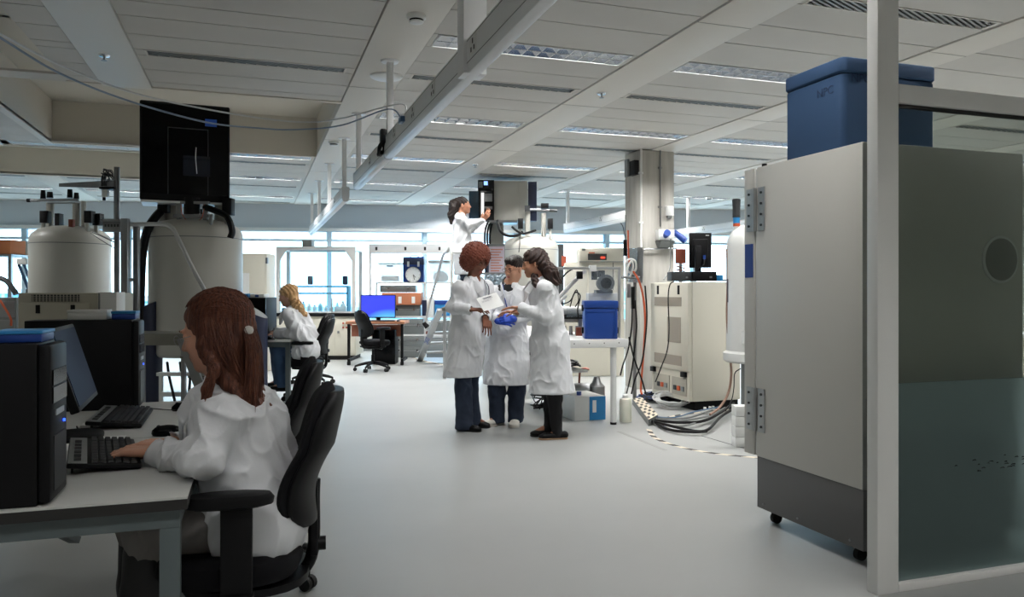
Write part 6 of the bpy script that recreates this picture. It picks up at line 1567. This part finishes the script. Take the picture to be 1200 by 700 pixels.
q0 = FL(738,208); obj('body', MB().box(CX0-.07,CX0-.0,CY0+.02,CY0+.20,q0.z,q0.z+.19), black_plastic, t, world=True, bev=.006); obj('bracket', MB().box(CX0-.10,CX0-.07,CY0+.16,CY0+.24,q0.z-.01,q0.z+.22), greyp, t, world=True)
p = F(757,342); t = thing('pipe_rail', 'thin steel pipe bracket across the concrete column', 'pipe', (p.x,CY0,p.z))
a = F(753,292); b = F(791,291.5); obj('pipe', MB().tube(spline([(a.x-.02,CY0-.03,a.z-.4),(a.x-.02,CY0-.04,a.z-.1),(a.x+.01,CY0-.04,a.z-.01),(a.x+.1,CY0-.04,a.z),(b.x,CY0-.04,b.z)],5),.010), steel, t, world=True)
T, R = rig_thing('steel_box', 'bright steel equipment box hung left of the concrete column', 'box', 746, 8.9)
obj('body', RM(R).rect(737,753,291,331,0,.16), pm('brushed_steel', (176,190,200), .25, .8), T, bev=.004); obj('door', RM(R).rect(747,753.4,290,331.5,-.01,.17), steel, T, bev=.003); obj('stand', RM(R).rect(742,746,331,471.5,.05,.06), steel, T)
T, R = rig_thing('hose_loop', 'loops of pale hose and fittings left of the concrete column', 'hose', 739, 8.88)
f = RM(R); f.line([(744,322,0),(736,318,0),(733,310,0),(737,304,0),(744,306,0),(745,316,0),(739,321,0)],.014,6,6).line([(734,324,-.04),(736,313,-.04),(740,306,-.04),(742,313,-.04),(738,325,-.04)],.012,6,6); obj('hose', f, whitep, T)
f = RM(R); f.line([(728,325,0),(750,325,0)],.016,8); obj('bar', f, steel, T)
obj('fitting', RM(R).rect(735,739,333,349,-.05,.05), steel, T, bev=.004); obj('fitting', RM(R).rect(740,744,336,362,-.05,.05), black_plastic, T, bev=.004)
def cab(label, px, d, pts, r, m, cat='cable', name='cable'):
    T, R = rig_thing(name, label, cat, px, d); f = RM(R); f.line(pts, r, 6, 6); obj('cable', f, m, T); return T
cab('orange cable hanging beside the concrete column to the floor', 748, 8.5, [(742,318,0),(749,330,-.02),(754,350,-.02),(756,375,-.02),(755,400,0),(753,430,0),(751,455,0),(752,462,-.05)], .012, orange)
for i,(lb,pts) in enumerate((('thick black cable crossing from the steel box down to the left',[(741,358,0),(740,385,0),(736,410,0),(730,428,-.1),(727,440,-.15)]),
    ('long black cable hanging to the floor left of the orange cable',[(744,352,0),(746,380,0),(744,405,0),(741,430,0),(737,450,0),(733,466,-.1)]),
    ('black cable curving behind the orange cable',[(756,335,0),(758,370,0),(756,400,0),(752,425,0),(744,445,0),(740,462,0)]),
    ('thin black cable crossing over the base of the concrete column',[(737,395,0),(743,420,0),(752,445,-.05),(757,462,-.1)]))):
    cab(lb, 741, 8.35-.04*i, pts, .009, black_plastic)
cab('grey flex hanging from the blue plug to the console', 784, 8.75, [(786,280,0),(786,300,0),(784,318,-.1),(778,328,-.3)], .007, greyp)
T, R = rig_thing('orange_strip', 'thin orange strip up the left edge of the concrete column', 'cable', 737, 8.9); obj('strip', RM(R).line([(736,270,0),(736.5,300,0),(738,312,0)],.010,6), orange, T)
# hanging flex beside the column
cab('thin wire hanging from the rail left of the concrete column', 728, 12.05, [(726,260,0),(730,266,0),(733,282,0)], .007, dgrey)
T, R = rig_thing('black_fitting', 'slim black fitting hanging at the left edge of the concrete column', 'fitting', 733, 9.0); obj('body', RM(R).rect(731,735,281,300,0,.05), black_plastic, T, bev=.004); obj('stem', RM(R).line([(733,252,.02),(733,281,.02)],.005,6), dgrey, T)

# ---- console cabinet
KX0, KX1, KY0, KY1, KZ0, KZ1 = 4.40, 5.05, 7.17, 8.0, .10, 1.385
T = thing('console_cabinet', 'cream electronics console cabinet with grilles and an open cable bay', 'cabinet', ((KX0+KX1)/2,(KY0+KY1)/2,0))
obj('case', MB().box(KX0+.05,KX1,KY0,KY1,KZ0,KZ1), cream, T, world=True, bev=.006)
obj('plinth', MB().box(KX0+.10,KX1-.01,KY0+.03,KY1-.03,0,KZ0), black_plastic, T, world=True)
dr = obj('door', MB().box(KX0,KX0+.05,KY0+.01,KY1-.005,.42,KZ1-.005), cream, T, world=True, bev=.006)
def KY(px): return FL(px,342,KX0).y
grm = pm('grille_grey', (158,150,138), .6, .1, bump=(400,.6,.003))
for lb,(ya,yb,za,zb) in enumerate(((KY0+.14,KY1-.10,1.12,1.22),(KY0+.15,KY0+.44,.72,1.0),(KY0+.14,KY1-.10,.47,.58))): obj('grille', MB().box(KX0-.003,KX0+.001,ya,yb,za,zb), grm, dr, world=True)
for y in (KY0+.20,KY1-.18): obj('handle_slot', MB().box(KX0-.004,KX0+.002,y-.022,y+.022,1.25,1.35), black_plastic, dr, world=True, bev=.001)
obj('bay_frame', MB().box(KX0+.02,KX0+.06,KY0+.01,KY1-.01,KZ0,.42), cream, T, world=True)
for y0,y1 in ((KY0+.06,KY0+.36),(KY0+.42,KY1-.06)):
    b_ = obj('cable_bay', MB().box(KX0+.008,KX0+.022,y0,y1,.15,.34), pm('bay_inner', (176,172,160), .6), T, world=True)
    for k in range(3): obj('connector', MB().box(KX0-.004,KX0+.01,y0+.04+k*.08,y0+.09+k*.08,.20,.25), [steel,orange,gunmetal][k], b_, world=True)
for y in (KY0+.06,KY1-.10): obj('catch', MB().box(KX0-.012,KX0+.03,y,y+.09,.355,.41), black_plastic, T, world=True, bev=.003)
KT = KZ1+.001
T, R = rig_thing('monitor', 'black monitor seen from behind on top of the console cabinet', 'monitor', 821, 7.75, z=KT)
T.rotation_euler = (0,0,-YAW)
zz = KT
c = RM(R,KT)
obj('housing', c.rect(808,834,273,314,0,.03), black_plastic, T, bev=.006); obj('screen_face', RM(R,KT).rect(809,833,274,313,.030,.002), pm('screen_white', (220,230,236), .3), T); obj('rear_bulge', RM(R,KT).rect(812,830,280,306,-.03,.03), black_plastic, T, bev=.01)
obj('stand', RM(R,KT).rect(815,822,288,324,-.075,.045), black_plastic, T, bev=.004); obj('foot', RM(R,KT).rect(809,830,326.3,328.3,-.13,.24), black_plastic, T, bev=.003)
obj('badge', RM(R,KT).rect(827,831,275.5,276.5,-.002,.003), whitep, T); obj('blue_plug', RM(R,KT).rect(824,827,299,304,-.045,.02), blue_plastic, T)
obj('flex', RM(R,KT).line([(825.5,304,-.04),(825,310,-.07),(820,314,-.09),(816,318,-.08)],.006,6,5), black_plastic, T)
for lb,a,b,y0,y1,d in (('flat black unit under the monitor on the console cabinet',812,840,317,327.9,7.50),('small dark unit left of the flat black unit on the console cabinet',787,811,317,327.9,7.55)):
    w=(b-a)*d/900; p=at((a+b)/2,342,d); p.z=KT; t = thing('electronics_unit', lb, 'electronics', p, -YAW); h=(y1-y0)*d/900; obj('case', MB().box(-w/2,w/2,0,.22,0,h), black_plastic if a>800 else gunmetal, t, bev=.004); obj('front_light', MB().box(w*.2,w*.3,-.003,.001,h*.3,h*.5), steel, t)
p = at(841.5,342,7.62); p.z=KT; t = thing('blue_connector', 'row of pale blue connectors at the right end of the console top', 'connector', p, -YAW); obj('body', MB().box(-.012,.05,0,.1,0,.06), cyan_plastic, t, bev=.004); obj('strip', MB().box(-.012,.10,.02,.12,0,.015), black_plastic, t)
p = at(797.5,342,9.3); t = thing('copper_pot', 'copper coloured pot on the stand behind the console', 'pot', (p.x,p.y,0), -YAW); zq = at(0,309,9.3).z
obj('pot', MB().lathe([(.062,zq),(.065,zq+.01),(.065,zq+.17),(.060,zq+.175),(.057,zq+.13),(.01,zq+.11)],n=24), copper, t); obj('stand', MB().cyl((0,0,0),(0,0,zq),.02,n=10), steel, t); obj('coil', MB().tube([(.05*math.cos(t_),.05*math.sin(t_),zq-.02-.012*t_/2) for t_ in [i*.4 for i in range(50)]],.006,5), copper, t)
T = tangle('small tangle of black cables on the console cabinet beside the dark unit', 4.55, 7.5, .11, .22, .05, 9, 9, [black_plastic, dgrey], z0=KT, r=.005)
cab('black cable hanging down the front of the console cabinet', 783, 7.6, [(790,330,-.1),(785,334,-.05),(783,350,-.05),(784,385,-.05),(782,410,-.05),(775,430,-.1),(768,448,-.1)], .006, black_plastic)

# ---- cables on the floor, ramp and hazard tape
g0 = fl(775,470); tangle('big tangle of black and blue cables on the floor before the console cabinet', g0.x, g0.y, .30, .26, .14, 26, 21, [black_plastic, dgrey, pm('cable_navy',(34,60,110),.5)])
g1 = fl(786,478); T = thing('cable_coil', 'coil of white cables at the foot of the console cabinet', 'cables', g1)
f = MB(); rr = random.Random(2)
for i in range(14):
    r = .13+.07*rr.random(); o = (rr.uniform(-.04,.04), rr.uniform(-.04,.04)); tl = rr.uniform(.2,.9)
    f.tube([(o[0]+r*math.cos(a), o[1]+r*math.sin(a)*.8, .09+tl*.08*math.sin(a)+.01*rr.random()) for a in [2*PI*k/20 for k in range(21)]], .006, 5)
o = obj('coil', f, whitecable, T); o['kind'] = 'stuff'
def bundle(label, lines, m, r, cat='cable'):
    T = thing('floor_cable', label, cat, fl(*lines[0][0][:2])); 
    for ln in lines:
        obj('cable', MB().tube(spline([tuple(fl(a,b)+Vector((0,0,.015+(c if len(q)>2 else 0)))) for q in [ln] for a,b,c in ln],6), r, 6), m, T, world=True)
    return T
bundle('thick black cables running from the hazard ramp to the right', [[(764,498,.02),(790,506,.03),(815,510,.02),(830,508,.02),(845,495,.04),(862,485,.05)],[(766,496,.01),(800,501,.03),(830,497,.03),(860,480,.05)],[(765,497,.01),(785,507,.01),(812,511,.02),(828,509,.01)]], black_plastic, .014)
bundle('grey brown cables running over the floor behind the thick black ones', [[(764,495,.02),(795,499,.03),(830,493,.03),(850,484,.04)],[(766,499,.02),(800,504,.02),(840,492,.03)],[(770,496,.03),(805,498,.05),(835,488,.05)]], greyp, .009)
bundle('blue cable on the floor between the ramp and the freezer', [[(764,494,.03),(790,496,.04),(815,490,.05),(845,484,.05)]], bluecable, .007)
p = fl(832,485); t = thing('white_block', 'small white block with white plugs among the floor cables', 'connector', (p.x,p.y,0), .3); obj('body', MB().box(-.12,.08,-.03,.03,0,.05), whitep, t, bev=.006); 
for q in (-.08,0,.05): obj('plug', MB().cyl((q,0,.05),(q,0,.075),.014,n=10), whitep, t)
cab('brown and grey hose running down behind the freezer door', 853, 7.3, [(852,292,0),(853,330,0),(852,370,0),(855,410,0),(857,440,-.02),(853,462,-.04),(843,478,-.1),(832,486,-.2)], .012, pm('hose_tan', (150,120,104), .6))
cab('thin black cable looping beside the right magnet pillar', 862, 7.0, [(868,432,0),(861,438,0),(860,455,0),(857,470,-.05),(850,482,-.1)], .005, black_plastic)
# ramp: sloping cable cover with striped top
ra = [fl(741,474),fl(760,500),fl(771,494),fl(753,473)]
T = thing('cable_ramp', 'cable cover ramp with a black and cream checked top on the floor', 'cable ramp', (ra[0]+ra[2])/2)
hh = .065
obj('body', MB().add([(p.x,p.y,0) for p in ra]+[(p.x,p.y,hh) for p in ra],[(0,1,2,3),(7,6,5,4),(0,4,5,1),(1,5,6,2),(2,6,7,3),(3,7,4,0)]), greyp, T, world=True)
rl_ = MB(); n_r = 9
for i in range(n_r):
    for s_ in range(4):
        if (i+s_) % 2: continue
        u0,u1 = (i+.1)/n_r,(i+.8)/n_r; v0,v1 = s_/4,(s_+1)/4
        def q(u,v): a = ra[0].lerp(ra[1],u); b = ra[3].lerp(ra[2],u); c_ = a.lerp(b,v); return (c_.x,c_.y,hh+.003)
        rl_.add([q(u0,v0),q(u1,v0),q(u1,v1),q(u0,v1)],[(0,1,2,3)])
obj('ramp_top', MB().add([(p.x,p.y,hh) for p in ra]+[(p.x,p.y,hh+.002) for p in ra],[(0,1,2,3),(7,6,5,4),(0,4,5,1),(1,5,6,2),(2,6,7,3),(3,7,4,0)]), pm('tape_cream',(216,206,186),.6), T, world=True)
obj('ramp_blocks', rl_, pm('tape_black',(40,36,34),.6), T, world=True, smooth=False)
# hazard tape lines on the floor: dashes cut into one band
def tape(label, pts, w, seg=.075):
    T = thing('hazard_tape', label, 'floor tape', fl(*pts[0])); P = [fl(a,b) for a,b in pts]; S_ = spline([tuple(p) for p in P], 24)
    a_, b_ = MB(), MB(); acc = 0; k = 0
    L = [0]; 
    for i in range(1,len(S_)): L.append(L[-1]+(S_[i]-S_[i-1]).length)
    def at_(s):
        s = max(0,min(L[-1]-1e-6,s)); i = max(j for j in range(len(L)-1) if L[j] <= s); t=(s-L[i])/(L[i+1]-L[i]+1e-9); p=S_[i].lerp(S_[i+1],t); d=(S_[i+1]-S_[i]).normalized(); return p,Vector((-d.y,d.x,0))
    s = 0
    while s < L[-1]:
        p,n = at_(s); q,m = at_(s+seg*.98); sk_ = Vector((0,0,0)); d_ = (q-p)*.5
        z_ = .0015
        pts_ = [p-n*w/2, q-m*w/2, q+m*w/2+d_, p+n*w/2+d_]
        (a_ if k%2 else b_).add([(v.x,v.y,z_) for v in pts_]+[(v.x,v.y,.0002) for v in pts_],[(0,1,2,3),(7,6,5,4),(0,4,5,1),(1,5,6,2),(2,6,7,3),(3,7,4,0)]); s += seg; k += 1
    obj('dark_stripes', a_, MATS['tape_black'], T, world=True, smooth=False); obj('light_stripes', b_, MATS['tape_cream'], T, world=True, smooth=False)
tape('black and cream hazard tape curving on the floor from the ramp to the freezer', [(760,503),(766,512),(780,519),(805,526),(840,532),(900,538)], .045, .10)
tape('black and cream hazard tape along the foot of the console cabinet', [(766,496),(785,489),(808,485),(840,482),(870,478)], .045, .10)
m_ = MB(); a,b = fl(725,506),fl(780,528); n_=Vector((-(b-a).y,(b-a).x,0)).normalized()*.018; m_.prism([((a+n_).x,(a+n_).y),((b+n_).x,(b+n_).y),((b-n_).x,(b-n_).y),((a-n_).x,(a-n_).y)],.0002,.0012)
tag(obj('tape_mark', m_, pm('tape_grey',(150,150,148),.5)),'strip of grey worn tape on the floor before the hazard ramp','floor tape')

# ---- white magnet behind the freezer
T, R = rig_thing('magnet', 'white magnet vessel with a dark finned top, half hidden behind the freezer', 'magnet', 886, 7.3)
mw = pm('vessel_white', (222,223,220), .35)
r = .275
obj('tank', MB().lathe([(.02,1.92),(r*.55,1.91),(r*.8,1.86),(r*.95,1.78),(r,1.68),(r,.72),(r*1.1,.70),(r*1.1,.63),(r*1.0,.61),(.05,.60)],n=44), mw, T)
obj('pillar', MB().cyl((-.02,0,0),(-.02,0,.62),.12,n=20), greyp, T)
q = R(863,342,0)[0]
s_ = obj('stem', MB().cyl((q,0,1.74),(q,0,1.98),.030,n=16), mw, T); obj('stem_label', MB().cyl((q,0,1.93),(q,0,1.985),.032,n=16), cyan_plastic, s_); obj('stem_band', MB().cyl((q,0,1.90),(q,0,1.929),.032,n=16), orange, s_)
fn = MB()
for k in range(12):
    a = 2*PI*k/12; fn.bar((q+.018*math.cos(a),.018*math.sin(a),1.99),(q+.028*math.cos(a),.028*math.sin(a),2.155),.010,.045,up=(math.cos(a+PI/2),math.sin(a+PI/2),0))
fn.cyl((q,0,1.985),(q,0,2.16),.036,n=16); obj('finned_head', fn, pm('fin_black',(34,36,38),.6), T)
obj('slot', MB().box(-r-.002,-r+.02,-.03,-.01,1.18,1.40), navy, T); obj('label', MB().box(-.20,-.14,-.235,-.20,.80,.92), paper, T)
T, R = rig_thing('white_blocks', 'stack of small white blocks on the floor behind the freezer door', 'blocks', 872, 6.3)
for i in range(4): obj('block', MB().box(-.07,.10,0,.12,.002+i*.085,.083+i*.085), whitep, T, bev=.004)
m_ = MB(); a,b = fl(822,511),fl(900,534); n_=Vector((-(b-a).y,(b-a).x,0)).normalized()*.005; m_.prism([((a+n_).x,(a+n_).y),((b+n_).x,(b+n_).y),((b-n_).x,(b-n_).y),((a-n_).x,(a-n_).y)],.0002,.0012)
tag(obj('floor_cover_edge', m_, dgrey),'thin dark edge line of the floor plate beside the right magnet','floor edge')
# ---- background on the right, seen through the glass and past the freezer
T, R = rig_thing('bench', 'pale bench by the windows seen behind the freezer', 'bench', 1200, 11.0)
obj('top', RM(R).rect(1060,1300,392,396,0,.7), whitem, T); obj('body', RM(R).rect(1070,1290,396,446.7,.05,.6), cream, T)
for i,q in enumerate((700,)):
    pass
